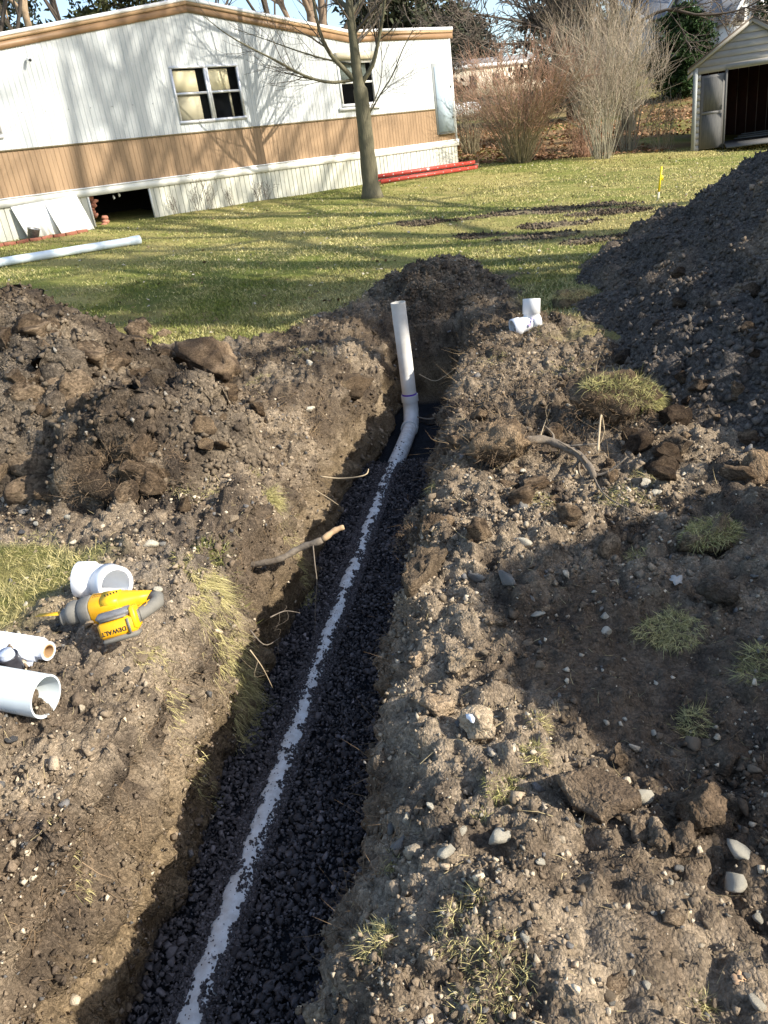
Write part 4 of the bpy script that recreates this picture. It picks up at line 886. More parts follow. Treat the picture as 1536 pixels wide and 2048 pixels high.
# ================================================================== BARE TREES AND BUSHES
def gpl(px, py):
    """where the view ray meets the land"""
    d = ray(px, py); t = np.linspace(3, 160, 6000); P = cC + d * t[:, None]; k = np.argmax(P[:, 2] < H(P[:, 0], P[:, 1], True)); return P[k]
def perp(d):
    a = rng.normal(size=3); a -= d * (a @ d); return a / (np.linalg.norm(a) + 1e-9)
def grow(out, p, d, L, r, lev, kids, up=0.06, wob=0.10, ang=(0.5, 0.95), tip=0.3, lr=(0.45, 0.75), rmin=0.004):
    n = 5 if lev > 0 else 4; pts = [np.array(p, float)]; dd = np.array(d, float)
    for i in range(n):
        dd = dd + rng.normal(0, wob, 3) + np.array([0, 0, up]); dd /= np.linalg.norm(dd); pts.append(pts[-1] + dd * L / n)
    pts = np.array(pts); rad = np.maximum(np.linspace(r, r * tip, n + 1), rmin); out.append((pts, rad, lev))
    if lev <= 0: return
    for k in range(kids[0]):
        f = 0.25 + 0.75 * (k + rng.random()) / kids[0]; i = min(int(f * n), n - 1); q = pts[i] + (pts[i + 1] - pts[i]) * (f * n - i); t = pts[i + 1] - pts[i]; t /= np.linalg.norm(t)
        a = rng.uniform(*ang); nd = t * math.cos(a) + perp(t) * math.sin(a)
        grow(out, q, nd, L * rng.uniform(*lr) * (1.15 - 0.5 * f), max(np.interp(f * n, range(n + 1), rad) * rng.uniform(0.45, 0.7), rmin), lev - 1, kids[1:], up, wob * 1.15, ang, tip, lr, rmin)
def bare_tree(base, h, r, label, group=None, kids=(9, 6, 5, 4), m=None, mt=None, lean=(0, 0), trunk_f=0.8, forks=None, rmin=0.004, name='bare_tree', lev=None, up=0.05, ang=(0.5, 0.95)):
    root = empty(name, tuple(base)); out = []
    d = np.array([lean[0], lean[1], 1.0]); d /= np.linalg.norm(d); lev = len(kids) if lev is None else lev
    grow(out, (0, 0, -0.1), d, h * trunk_f, r, lev, kids, up, 0.05, ang, 0.25, (0.40, 0.62), rmin)
    if forks:
        for (f, dx, dy, L, rr) in forks:
            p = out[0][0]; i = min(int(f * 5), 4); q = p[i] + (p[i + 1] - p[i]) * (f * 5 - i); dd = np.array([dx, dy, 1.0]); grow(out, q, dd / np.linalg.norm(dd), L, rr, len(kids) - 1, kids, up, 0.07, ang, 0.25, (0.4, 0.62), rmin)
    tr = [(a, b) for a, b, l in out[:1]]; p0, r0 = tr[0]; r0 = r0.copy(); r0[0] *= 1.35
    link('trunk', tubes_mesh('trunk', [(p0, r0)], 10), m, root)
    big = [(a, b) for a, b, l in out[1:] if l >= 2]; sm = [(a, b) for a, b, l in out[1:] if l < 2]
    cr = tubes_mesh('crown', big, 6) if big else None
    if cr: link('limbs', cr, m, root)
    if sm: link('crown', tubes_mesh('crown', sm, 3), mt or m, root)
    tag(root, label, 'tree', group); return root
barkT = mat('tree_bark', (0.155, 0.140, 0.085), 0.9, col2=(0.095, 0.085, 0.055), vscale=9, stretch=(3, 3, 0.7), bump=0.012, bscale=14)
barkD = mat('dark_bark', (0.085, 0.068, 0.052), 0.9, col2=(0.055, 0.045, 0.036), vscale=6); twigM = mat('grey_twigs', (0.135, 0.110, 0.088), 0.9); twigT = mat('tan_twigs', (0.19, 0.15, 0.105), 0.9); twigR = mat('reddish_twigs', (0.34, 0.205, 0.14), 0.85); twigG = mat('pale_grey_twigs', (0.31, 0.255, 0.19), 0.9)

# young tree in front of the home, limbs placed as they stand
TB = gpl(745, 396); ty = TB[1]
root = empty('young_tree', (TB[0], TB[1], TB[2] - 0.03)); rel = lambda p: np.array(p) - np.array(root.location)
trk = spline([at_y(745, 400, ty), at_y(737, 330, ty), at_y(730, 260, ty), at_y(722, 190, ty), at_y(716, 160, ty), at_y(708, 90, ty), at_y(698, 0, ty), at_y(690, -140, ty), at_y(676, -330, ty)], 30)
rt = np.interp(np.linspace(0, 1, 30), [0, .03, .07, .2, .36, .40, .45, .6, 1], [.27, .215, .175, .155, .145, .15, .115, .095, .03]); mb = MB(); mb.tube(rel(trk), rt * (1 + 0.03 * np.sin(np.arange(30) * 2.3)), 14); mb.build('trunk', barkT, root, True)
limbs = [([(714, 165), (690, 140), (662, 110), (642, 70), (630, 20), (618, -60), (600, -160)], .055, .015, -.2), ([(724, 165), (745, 130), (757, 80), (766, 30), (775, -40), (790, -150)], .05, .014, -.3), ([(705, 160), (660, 165), (610, 152), (560, 125), (500, 95), (450, 66), (405, 30)], .032, .006, -.5), ([(702, 128), (650, 118), (590, 100), (540, 82), (470, 58)], .022, .005, .4), ([(690, 165), (640, 160), (580, 140), (520, 128)], .02, .004, .5), ([(732, 240), (760, 190), (785, 150), (805, 100), (830, 50), (845, 0)], .018, .004, -.3), ([(700, 30), (730, -10), (790, -80)], .05, .015, .6), ([(700, 20), (660, -20), (600, -100)], .05, .015, .5), ([(735, 230), (760, 170), (762, 100), (740, 60)], .012, .004, .2)]
lb, tw = [], []
for pts, r0, r1, dy in limbs:
    n = len(pts); Sp = spline([at_y(a, b, ty + dy * i / (n - 1) * 1.6) for i, (a, b) in enumerate(pts)], 16); rr = np.linspace(r0, r1, 16); lb.append((rel(Sp), rr))
    for k in range(11):
        i = random.randint(3, 14); t = Sp[i + 1] - Sp[i - 1]; t /= np.linalg.norm(t); a = rng.uniform(.35, .8); o_ = []
        grow(o_, rel(Sp[i]), t * math.cos(a) + perp(t) * math.sin(a), rng.uniform(.35, 1.1), max(rr[i] * .42, .004), 1, (4,), .05, .09, (.35, .7), .35, (.35, .6), .0028); tw += [(q[0], q[1]) for q in o_]
for i in range(18, 29):
    for k in range(2):
        o_ = []; grow(o_, rel(trk[i]), perp(np.array([0, 0, 1.0])) * .8 + np.array([0, 0, .6]), rng.uniform(1.2, 2.4), .03, 2, (5, 4), .05, .08, (.4, .8), .3, (.4, .6), .004); tw += [(q[0], q[1]) for q in o_]
link('limb', tubes_mesh('limbs', lb, 8), barkT, root); link('crown', tubes_mesh('crown', tw, 4), mat('twig_dark', (0.085, 0.068, 0.05), 0.85), root)
tag(root, 'slender bare tree with forking limbs standing on the lawn before the mobile home', 'tree')

# big bare trees out of view to the right; their shadows fall on the home and the lawn
bare_tree((11.6, 9.9, float(H(11.6, 9.9))), 19, .30, 'tall bare forked tree right of the dark soil heap', 'bare trees right of the trench', (9, 6, 5, 4), barkD, twigM, (-.02, .0), .82, [(0.62, .06, .10, 8, .16), (.45, -.3, .25, 7, .12)], .012)
bare_tree((11.4, 1.8, float(H(11.4, 1.8))), 20, .38, 'stout bare tree nearest the near end of the dark heap', 'bare trees right of the trench', (8, 6, 4), barkD, twigM, (.0, .01), .85, None, .014)
bare_tree((12.3, 3.9, float(H(12.3, 3.9))), 20, .40, 'stout bare tree between the narrow evergreen and the forked tree', 'bare trees right of the trench', (8, 6, 4), barkD, twigM, (.01, .0), .85, None, .014)
bare_tree((13.8, 4.9, float(H(13.8, 4.9))), 20, .38, 'stout bare tree farther out beyond the dark soil heap', 'bare trees right of the trench', (8, 6, 4), barkD, twigM, (-.01, .02), .85, None, .014)

def bush(px, py, h, rad, n, tw, label, m, name='bare_bush', group=None, upright=0.5, r0=.014, base=0.25, twl=(.25, .6), dy=0.0):
    B = gpl(px, py); B = B + np.array([0, dy, 0]); B[2] = float(H(B[0], B[1])); root = empty(name, tuple(B)); st, tws = [], []
    for k in range(n):
        a = rng.uniform(0, 6.283); q = math.sqrt(rng.random()); hh = h * rng.uniform(.72, 1.05) * (1 - .28 * q * q); out = rad * q
        b0 = np.array([math.cos(a) * base * q, math.sin(a) * base * q, -.03]); e = np.array([math.cos(a) * out, math.sin(a) * out, hh]); md = b0 * .5 + e * .5 + np.array([math.cos(a), math.sin(a), 0]) * out * rng.uniform(-.22, .05) * upright + np.array([0, 0, hh * .06]); md += rng.normal(0, .05, 3)
        Sp = spline([b0, md, e], 7) + np.concatenate([np.zeros((1, 3)), rng.normal(0, .022, (6, 3))]); st.append((Sp, np.linspace(r0 * rng.uniform(.6, 1.1), .0035, 7)))
        for j in range(tw):
            i = random.randint(2, 5); f = rng.random(); p = Sp[i] * (1 - f) + Sp[i + 1] * f; t = Sp[i + 1] - Sp[i]; t /= np.linalg.norm(t); ag = rng.uniform(.25, 1.0); d = t * math.cos(ag) + perp(t) * math.sin(ag); L = rng.uniform(*twl) * h / 3
            q2 = np.array([p, p + d * L * .5 + rng.normal(0, .02, 3), p + d * L + np.array([0, 0, .06 * L]) + rng.normal(0, .03, 3)]); tws.append((q2, np.array([.0055, .004, .003])))
    link('stems', tubes_mesh('stems', st, 4), m[0], root)
    if tws: link('twigs', tubes_mesh('twigs', tws, 3), m[1], root)
    tag(root, label, 'bush', group); return root
stemB = mat('bush_stem', (0.24, 0.20, 0.12), 0.85); stemG = mat('grey_stem', (0.30, 0.275, 0.20), 0.85)
bush(1040, 326, 2.9, 2.25, 170, 15, 'wide rounded bare bush with reddish brown twigs beside the mobile home', (stemB, twigR), upright=1.0, r0=.010)
bush(1205, 318, 3.6, 1.45, 58, 16, 'tall pale grey bare bush with upright stems next to the reddish bush', (stemG, twigG), upright=.8, r0=.010, twl=(.3, .9))
bush(1285, 308, 3.4, 1.3, 60, 16, 'tall tan bare bush near the shed corner', (stemG, twigG), upright=.6, dy=1.2, r0=.010, twl=(.3, .9))
bush(1240, 300, 4.3, 1.8, 70, 16, 'high tangled bare bush behind the pale grey one', (stemG, twigT), upright=.6, dy=3.0, r0=.010, twl=(.3, .9))
bush(1165, 314, 1.5, .55, 80, 0, 'low brown clump of dry stems between the two bushes', (twigR, twigR), upright=.3, r0=.008)
bush(1078, 318, .8, .35, 30, 0, 'short rusty tuft of dry stems at the foot of the reddish bush', (mat('rusty_stem', (0.30, 0.17, 0.09), .9), twigR), upright=.3, r0=.008, dy=.5)
bush(1325, 300, 1.6, .6, 34, 4, 'sparse straw-coloured stalks by the shed corner', (mat('straw_stem', (0.34, 0.28, 0.18), .9), twigG), upright=.3, r0=.008)
bush(960, 318, 2.0, .9, 50, 8, 'loose dark bush at the corner of the mobile home', (stemB, twigM), upright=.8, dy=1.5)
# dry weeds along the skirting
for k, (s_, hh) in enumerate(((-8.55, .42), (-8.0, .75), (-7.75, .60), (-7.2, .38), (-6.55, .45), (-6.3, .40))):
    P = HW(s_, 0, .12); root = empty('dry_weed', (P[0], P[1], float(H(P[0], P[1])))); brs = []
    for j in range(7):
        d = np.array([rng.normal(0, .22), rng.normal(0, .22), 1.0]); d /= np.linalg.norm(d); grow(brs, (rng.normal(0, .04), rng.normal(0, .04), -.01), d, hh * rng.uniform(.6, 1.1), .004, 1, (5,), .02, .12, (.4, .9), .5, (.2, .4), .003)
    link('stalks', tubes_mesh('stalks', [(a, b) for a, b, l in brs], 3), twigM, root); tag(root, 'dry leafless weed growing against the pale skirting', 'weed', 'weeds along the skirting')

# ================================================================== BACKGROUND TREES
def far(px, y, dz=0.0):
    P = at_y(px, 200, y); return np.array([P[0], y, float(H(P[0], y)) - .1 + dz])
for i, (px, y, h, r, kd, lab, mm) in enumerate((
    (30, 30, 12, .16, (9, 6, 5, 3), 'bare tree with fine grey twigs over the left end of the roof', (barkD, twigM)),
    (110, 34, 13, .20, (9, 6, 5, 3), 'bare tree with a leaning tan trunk showing above the roof', (mat('tan_bark', (.27, .2, .13), .9, var=.2, vscale=8), twigM)),
    (180, 32, 12, .14, (9, 6, 5, 3), 'thin bare tree behind the rising roof slope', (barkD, twigT)),
    (250, 40, 14, .2, (9, 6, 5, 3), 'bare tree beside the dark evergreen over the roof', (barkD, twigM)),
    (460, 38, 13, .17, (9, 6, 5, 3), 'bare tree with drooping twigs past the roof peak', (barkD, twigM)),
    (560, 42, 14, .2, (9, 6, 5, 3), 'bare tree beyond the falling roof slope', (barkD, twigM)),
    (622, 30, 13, .23, (8, 6, 5, 3), 'bare tree with a stout brown trunk seen over the roof', (mat('brown_bark', (.2, .145, .1), .9, var=.25, vscale=8), twigM)),
    (648, 31, 13, .20, (8, 6, 5, 3), 'bare tree with a pale brown trunk next to the stout one', (mat('brown_bark', (.2, .145, .1), .9), twigM)),
    (680, 36, 12, .14, (8, 6, 5, 3), 'thin dark tree between the brown trunks and the pine', (barkD, twigM)),
    (1180, 44, 15, .25, (10, 6, 5, 3), 'bare tree behind the dark pine and the bushes', (barkD, twigM)),
    (1450, 60, 15, .22, (9, 6, 5, 3), 'bare tree behind the house on the hill', (barkD, twigM)))):
    bare_tree(far(px, y), h, r, lab, 'bare trees behind the home', kd, mm[0], mm[1], (rng.normal(0, .06), rng.normal(0, .05)), .8, None, .011, ang=(.35, .85))
# spreading tree whose long limbs reach over the bushes
B = far(1262, 29); root = empty('spreading_tree', tuple(B)); brs = []; yb = 29.0
rel = lambda p: np.array(p) - B
main = [[(1258, 260), (1250, 180), (1240, 90), (1225, 0), (1200, -110)], [(1245, 120), (1262, 40), (1290, -60)], [(1240, 150), (1190, 110), (1130, 78), (1085, 52), (1060, 20), (1045, -30)], [(1130, 80), (1060, 50), (1010, 38), (960, 30), (900, 22)], [(1150, 88), (1080, 84), (1010, 88), (960, 82), (915, 66)], [(1232, 70), (1180, 40), (1150, 0), (1120, -50)], [(1250, 60), (1330, 20), (1400, 30), (1480, 20), (1536, -10)], [(1190, 112), (1150, 70), (1165, 30), (1158, 5)]]
rad0 = [.22, .13, .12, .05, .05, .08, .06, .035]
for pts, r in zip(main, rad0):
    n = len(pts); Sp = spline([at_y(a, b, yb + .35 * i * (-1) ** len(pts)) for i, (a, b) in enumerate(pts)], 16); rr = np.linspace(r, r * .3, 16); brs.append((rel(Sp), rr, 3))
    for k in range(16):
        i = random.randint(4, 14); t = Sp[i + 1] - Sp[i - 1]; t /= np.linalg.norm(t); a = rng.uniform(.4, .9)
        if r < .2 or i > 8: grow(brs, rel(Sp[i]), t * math.cos(a) + perp(t) * math.sin(a), rng.uniform(1.2, 2.6), max(rr[i] * .4, .014), 2, (6, 4), .02, .16, (.4, .9), .35, (.4, .65), .009)
link('trunk', tubes_mesh('trunk', [(a, b) for a, b, l in brs[:1] if True], 10), barkD, root); link('limbs', tubes_mesh('limbs', [(a, b) for a, b, l in brs[1:] if l >= 2], 6), barkD, root); link('crown', tubes_mesh('crown', [(a, b) for a, b, l in brs if l < 2], 3), twigM, root)
tag(root, 'old spreading bare tree with long dark limbs reaching left above the bushes', 'tree')

needleM = mat('pine_needles', rough=0.8, vcol=True, spec=0.2)
def conifer(base, h, r, c, label, n=9000, kind='cone', trunk=.18, t0=.1, lf=.16, group=None, name='conifer'):
    root = empty(name, tuple(base)); mb = MB(); mb.tube([(0, 0, -.1), (0, 0, h * .5), (0, 0, h * .97)], [trunk, trunk * .6, .03], 8); mb.build('trunk', barkD, root, True)
    # clumps of needles along drooping boughs
    nb = 150; P, C, brs = [], [], []
    for k in range(nb):
        f = t0 + (1 - t0) * (k + rng.random()) / nb; prof = (1 - f) ** .8 if kind == 'cone' else math.sin(math.pi * min(max((f - t0 * .6) / (1 - t0 * .6), .06), .97)) ** .55
        L = r * prof * rng.uniform(.75, 1.12) + .15; a = rng.uniform(0, 6.283); d = np.array([math.cos(a), math.sin(a), rng.uniform(-.25, .3)]); m_ = max(int(n / nb * (.3 + L / r)), 5); tt = rng.random(m_) ** .6
        q = np.array([0, 0, h * f]) + d * (L * tt)[:, None] + rng.normal(0, lf * .8, (m_, 3)) * (1, 1, .6); q[:, 2] -= .12 * L * tt ** 2; P.append(q); C.append(np.tile(np.array(c) * rng.uniform(.65, 1.35), (m_, 1)))
        brs.append((np.array([[0, 0, h * f], [0, 0, h * f] + d * L * .5, [0, 0, h * f] + d * L * .92 - np.array([0, 0, .1 * L])]), np.array([.03, .02, .01])))
    P, C = np.concatenate(P), np.concatenate(C); m_ = len(P); D = rng.normal(size=(m_, 3)); D[:, 2] += .3; C *= rng.uniform(.8, 1.25, (m_, 1))
    link('boughs', tubes_mesh('boughs', brs, 4), barkD, root)
    blades('crown', P, D, rng.uniform(.6, 1.3, m_) * lf, np.full(m_, lf * .42), rng.normal(0, .2, (m_, 3)), C, needleM, root); tag(root, label, 'tree', group); return root
pg = (.035, .048, .022)
conifer(far(805, 33), 6.3, 2.3, (.055, .062, .034), 'broad dark green pine rising over the flat end of the roof', 11000, 'round', lf=.26)
conifer(far(285, 38), 8.6, 2.0, (.05, .055, .02), 'olive green evergreen peeping over the roof slope', 7000, 'round', lf=.26)
conifer(far(30, 44), 9.5, 2.6, (.045, .052, .03), 'dull green evergreen behind the bare trees at the left roof end', 7000, 'round', lf=.3)
conifer(far(1140, 38), 9, 2.6, (.042, .05, .036), 'dark grey-green pine behind the reddish bush', 10000, 'cone', lf=.3)
conifer(far(920, 66), 6.5, 2.2, (.04, .045, .03), 'distant dark evergreen beside the far trailer', 4000, 'round', lf=.4)
conifer(far(948, 74), 6.2, 2.4, (.045, .045, .034), 'distant brownish evergreen above the far trailer roof', 4000, 'round', lf=.4)
conifer(gpl(1372, 196) + np.array([0, .6, -.2]), 3.7, 1.35, (.026, .052, .014), 'dense dark green evergreen shrub between the bushes and the shed', 15000, 'round', lf=.15, t0=.0)
conifer(far(1560, 48), 8.2, 1.8, (.03, .05, .02), 'dark evergreen beyond the shed roof', 5000, 'cone', lf=.28)
conifer((11.7, 2.6, float(H(11.7, 2.6))), 11.5, .85, (.03, .045, .018), 'unseen narrow evergreen added beyond the dark soil heap to shade the end heap', 9000, 'round', lf=.22)  # out of view, added to throw dense shade on the end heap
# wood on the far hillside, one mass
W_ = []
for k in range(90):
    x = rng.uniform(-90, 120); y = rng.uniform(95, 150); z = float(H(x, y)); o_ = []
    grow(o_, (x, y, z), (rng.normal(0, .05), 0, 1), rng.uniform(6, 10), .16, 2, (8, 5), .05, .09, (.4, .8), .3, (.4, .6), .04); W_ += [(a, b) for a, b, l in o_]
o = link('far_woods', tubes_mesh('far_woods', W_, 3), twigM); tag(o, 'hazy leafless wood on the far hillside', kind='stuff')

# ================================================================== SHED
sB = np.array([9.73, 22.79]); se = np.array([0.91, -0.41]); se /= np.linalg.norm(se); sn = np.array([se[1], -se[0]])
def SW(s, z, o=0.0): return np.array([sB[0] + se[0] * s + sn[0] * o, sB[1] + se[1] * s + sn[1] * o, z])
def shed_px(px, py):
    d = ray(px, py); k = (sB @ sn) / (d[:2] @ sn); P = cC + d * k; return float((P[:2] - sB) @ se), float(P[2])
pk = shed_px(1505, 44); wl = shed_px(1385, 138); z0 = float(H(sB[0], sB[1])) - .02; SPK, ZPK, ZE = pk[0], pk[1], wl[1]; SWID = 2 * SPK
shed = empty('garden_shed', tuple(SW(SPK, z0))); srel = lambda p: np.asarray(p, float) - np.array(shed.location)
tag(shed, 'grey lap-sided shed with a weathered plywood door and an open dark doorway', 'shed')
lapM = mat('grey_lap', (0.33, 0.31, 0.285), 0.55, var=0.08, vscale=5); lapT = mat('grey_corner', (0.28, 0.295, 0.29), 0.5); plyM = mat('weathered_ply', (0.075, 0.075, 0.075), 0.9, col2=(0.14, 0.138, 0.13), vscale=3.5, stretch=(16, 16, 1.2)); brnI = mat('brown_inside', (0.075, 0.028, 0.02), 0.9, col2=(0.05, 0.02, 0.016), vscale=5)
def sstrip(pts, o0, o1, nm, m, parent=shed):
    mb = MB(); mb.prism(srel([SW(a, b, o0) for a, b in pts]), np.append(sn, 0) * (o1 - o0)); return mb.build(nm, m, parent)
def gable(s): return ZE + (ZPK - ZE) * (1 - abs(s - SPK) / SPK) + .02
dl, dr_ = shed_px(1403, 200)[0], shed_px(1447, 200)[0]; ot = shed_px(1453, 138)[1]; dt = shed_px(1420, 150)[1]; o_l = shed_px(1453, 200)[0]; o_r = SWID - .25
rows = np.arange(z0, ZPK, (ZE - z0) / 13.0); hh = rows[1] - rows[0]
for z in rows:                                                        # one lap board per course
    zt = min(z + hh, ZPK); segs = [(0, SWID)]
    if z + hh * .5 < dt: segs = [(0, dl - .03)] + ([(o_r + .05, SWID)])
    elif z + hh * .5 < ot: segs = [(0, o_l - .02), (o_r + .05, SWID)]
    for a, b in segs:
        if z >= ZE - .02:
            f = (z - ZE) / (ZPK - ZE); a, b = max(a, SPK * f), min(b, SWID - SPK * f); f2 = min((zt - ZE) / (ZPK - ZE), 1); a2, b2 = max(a, SPK * f2), min(b, SWID - SPK * f2)
        else: a2, b2 = a, b
        if b - a < .02: continue
        mb = MB(); V = [SW(a, z, .022), SW(b, z, .022), SW(b2, zt, .006), SW(a2, zt, .006), SW(a, z, -.01), SW(b, z, -.01), SW(b2, zt, -.01), SW(a2, zt, -.01)]
        mb.add(srel(V), [(0, 1, 2, 3), (4, 7, 6, 5), (0, 4, 5, 1), (3, 2, 6, 7), (0, 3, 7, 4), (1, 5, 6, 2)]); mb.build('siding_board', lapM, shed)
sstrip([(-.02, z0), (.09, z0), (.09, ZE), (-.02, ZE)], -.01, .034, 'corner_board', lapT)
for sg in (0, 1):                                                     # rake trim and roof slopes
    e0 = -.16 if sg == 0 else SWID + .16; zE_ = ZE - .16 * (ZPK - ZE) / SPK
    sstrip([(e0, zE_ - .02), (SPK, ZPK + .0), (SPK, ZPK + .10), (e0, zE_ + .08)], .006 + .002 * sg, .060 + .002 * sg, 'rake_board', lapM)
    mb = MB(); q = [SW(e0, zE_ + .085, .10), SW(SPK, ZPK + .105, .10), SW(SPK, ZPK + .105, -4.2), SW(e0, zE_ + .085, -4.2)]; mb.prism(srel(q), (0, 0, .03)); mb.build('roof', mat('brown_shingle', (0.13, 0.10, 0.08), 0.9, var=.3, vscale=12), shed)
sstrip([(-.16, ZE - .16), (.0, ZE - .02), (.0, ZE - .12), (-.16, ZE - .26)][::-1], -.2, .03, 'eave_return', lapM)
for (a, b) in (((0, -.01), (0, -4.0)), ((SWID, -.01), (SWID, -4.0)), ((0, -4.0), (SWID, -4.0))):
    mb = MB(); q = [SW(a[0], z0, a[1]), SW(b[0], z0, b[1]), SW(b[0], ZE, b[1]), SW(a[0], ZE, a[1])]; dirv = np.append(se, 0) * (.04 if a[0] == 0 and b[0] == 0 else -.04) if a[0] == b[0] else np.append(sn, 0) * .04; mb.prism(srel(q), dirv); mb.build('wall', lapM, shed)
mb = MB(); mb.prism(srel([SW(.04, z0 + .06, -.02), SW(SWID - .04, z0 + .06, -.02), SW(SWID - .04, z0 + .06, -3.95), SW(.04, z0 + .06, -3.95)]), (0, 0, .03)); mb.build('floor', mat('shed_floor', (.16, .15, .14), .9, var=.3, vscale=8), shed)
for k in range(9):                                                    # inner boards
    a = .06 + k * (SWID - .15) / 9; mb = MB(); mb.prism(srel([SW(a, z0 + .1, -3.93), SW(a + (SWID - .15) / 9 - .02, z0 + .1, -3.93), SW(a + (SWID - .15) / 9 - .02, ZE, -3.93), SW(a, ZE, -3.93)]), np.append(sn, 0) * .02); mb.build('inner_board', brnI, shed)
for k in range(8):
    o0 = -.1 - k * .48; mb = MB(); mb.prism(srel([SW(.045, z0 + .1, o0), SW(.045, z0 + .1, o0 - .45), SW(.045, ZE, o0 - .45), SW(.045, ZE, o0)]), np.append(se, 0) * .02); mb.build('inner_board', brnI, shed)
door = empty('door', tuple(srel(SW(dl, z0)))); door.parent = shed; drel = lambda p: srel(p) - np.array(door.location)
def dd_(a, b, c, d, o0, o1, nm, m):
    mb = MB(); mb.prism(drel([SW(a, c, o0), SW(b, c, o0), SW(b, d, o0), SW(a, d, o0)]), np.append(sn, 0) * (o1 - o0)); return mb.build(nm, m, door)
dd_(dl - .02, dr_ + .02, z0 + .03, dt, .0, .022, 'door_frame', mat('grey_frame', (.15, .145, .14), .8, var=.15, vscale=6)); zm = z0 + (dt - z0) * .50
dd_(dl + .05, dr_ - .03, zm + .04, dt - .06, .022, .034, 'door_panel', plyM); dd_(dl + .02, dr_ - .03, z0 + .05, zm - .03, .022, .034, 'door_panel', plyM); dd_(dl + .02, dr_ - .06, zm - .025, zm + .035, .022, .05, 'door_rail', mat('grey_frame2', (.17, .165, .16), .8))
sstrip([(o_l - .06, z0), (o_l + .0, z0), (o_l + .0, ot), (o_l - .06, ot)], .0, .05, 'jamb', plyM); sstrip([(o_l - .06, ot), (o_r + .1, ot), (o_r + .1, ot + .10), (o_l - .06, ot + .10)], .004, .052, 'lintel', mat('lintel_grey', (.26, .26, .255), .7, var=.12, vscale=6))
for k in range(3): sstrip([(o_l + .25 + .1 * k, z0 + .16 + .04 * k), (o_r, z0 + .16 + .04 * k), (o_r, z0 + .19 + .04 * k), (o_l + .25 + .1 * k, z0 + .19 + .04 * k)], -.9 - .3 * k, -.65 - .3 * k, 'stored_board', plyM)
mb = MB(); mb.prism(srel([SW(o_l, z0 + .09, .0), SW(o_r, z0 + .09, .0), SW(o_r, z0 + .01, .75), SW(o_l + .05, z0 + .01, .75)]), (0, 0, .03)); mb.build('ramp', plyM, shed)

# ================================================================== FAR BUILDINGS
def gable_house(name, base, rz, L, D, hw, hr, wm, rm, label, wins=(), trim=None, ov=.35, cat='house'):
    """long side L along local x facing -y, depth D, eaves hw, ridge hr above eaves along x"""
    r = empty(name, tuple(base), rz); tag(r, label, cat)
    mb = MB(); mb.box((0, 0, hw / 2 - .5), (L, D, hw + 1)); mb.prism([(-L / 2, -D / 2, hw), (-L / 2, D / 2, hw), (-L / 2, 0, hw + hr)], (L, 0, 0)); mb.build('wall', wm, r)
    for sg in (-1, 1):
        mb = MB(); mb.prism([(-L / 2 - ov, sg * (D / 2 + ov), hw - ov * hr / (D / 2) + .06), (-L / 2 - ov, 0, hw + hr + .06), (-L / 2 - ov, 0, hw + hr + .2), (-L / 2 - ov, sg * (D / 2 + ov), hw - ov * hr / (D / 2) + .2)], (L + 2 * ov, 0, 0)); mb.build('roof', rm, r)
        if trim:
            for ex_ in (-1, 1): mb = MB(); mb.prism([(ex_ * (L / 2 + ov + .02), sg * (D / 2 + ov), hw - ov * hr / (D / 2) - .22), (ex_ * (L / 2 + ov + .02), 0, hw + hr - .2), (ex_ * (L / 2 + ov + .02), 0, hw + hr + .15), (ex_ * (L / 2 + ov + .02), sg * (D / 2 + ov), hw - ov * hr / (D / 2) + .15)], (ex_ * .08, 0, 0)); mb.build('rake_trim', trim, r)
    for (fc_, a, b, ww, wh) in wins:                                   # face f=-y, l=-x, r=+x
        wn = empty('window', {'f': (a, -D / 2, b), 'l': (-L / 2, a, b), 'r': (L / 2, a, b)}[fc_]); wn.parent = r; wn.rotation_euler = (0, 0, {'f': 0, 'l': -math.pi / 2, 'r': math.pi / 2}[fc_])
        mb = MB(); mb.box((0, -.04, wh / 2), (ww + .24, .06, wh + .24)); mb.build('frame', whiteM, wn); mb = MB(); mb.box((0, -.08, wh * .75), (ww, .03, wh * .46)); mb.build('pane', roomM, wn); mb = MB(); mb.box((0, -.08, wh * .25), (ww, .03, wh * .46)); mb.build('pane', roomM, wn)
    return r
roofG = mat('grey_shingle', (0.20, 0.20, 0.205), 0.9, var=.15, vscale=6); wallG = mat('grey_vinyl', (0.42, 0.41, 0.39), 0.6); wallW = mat('white_vinyl', (0.72, 0.72, 0.70), 0.6)
hb = at_y(1345, 150, 62); gz_ = float(H(hb[0], hb[1]))
def zpx(px, py, y): return float(at_y(px, py, y)[2])
e1 = zpx(1345, 42, 62); r1 = zpx(1345, 2, 62)
mx = at_y(1392, 40, 62)
gable_house('hill_house', (at_y(1352, 60, 62)[0], 63.5, gz_), .18, 7.2, 7.5, e1 - gz_, r1 - e1 + .6, wallG, roofG, 'large grey house with a pale roof on the hill behind the shed', [('f', 0, 2.0, 1, 1.4)], whiteM)
e2 = zpx(1425, 38, 58)
gable_house('hill_house_wing', (at_y(1418, 60, 58)[0], 58.5, gz_ - .4), .12, 3.6, 5.6, e2 - gz_ + .4, 1.9, wallG, roofG, 'grey house wing with one white-framed window on the hill', [('f', .25, zpx(1425, 66, 58) - gz_ + .4, .75, 1.15)], whiteM, .2)
gable_house('white_gable_house', (at_y(1462, 60, 56)[0], 57, gz_ - .6), .12 + math.pi / 2, 5, 2.2, zpx(1462, 40, 56) - gz_ + .6, 1.7, wallW, roofG, 'white gabled house end with two narrow windows above the shed roof', [('l', -.45, zpx(1462, 52, 56) - gz_ + .6, .5, .8), ('l', .5, zpx(1462, 52, 56) - gz_ + .6, .5, .8)], whiteM, .25)
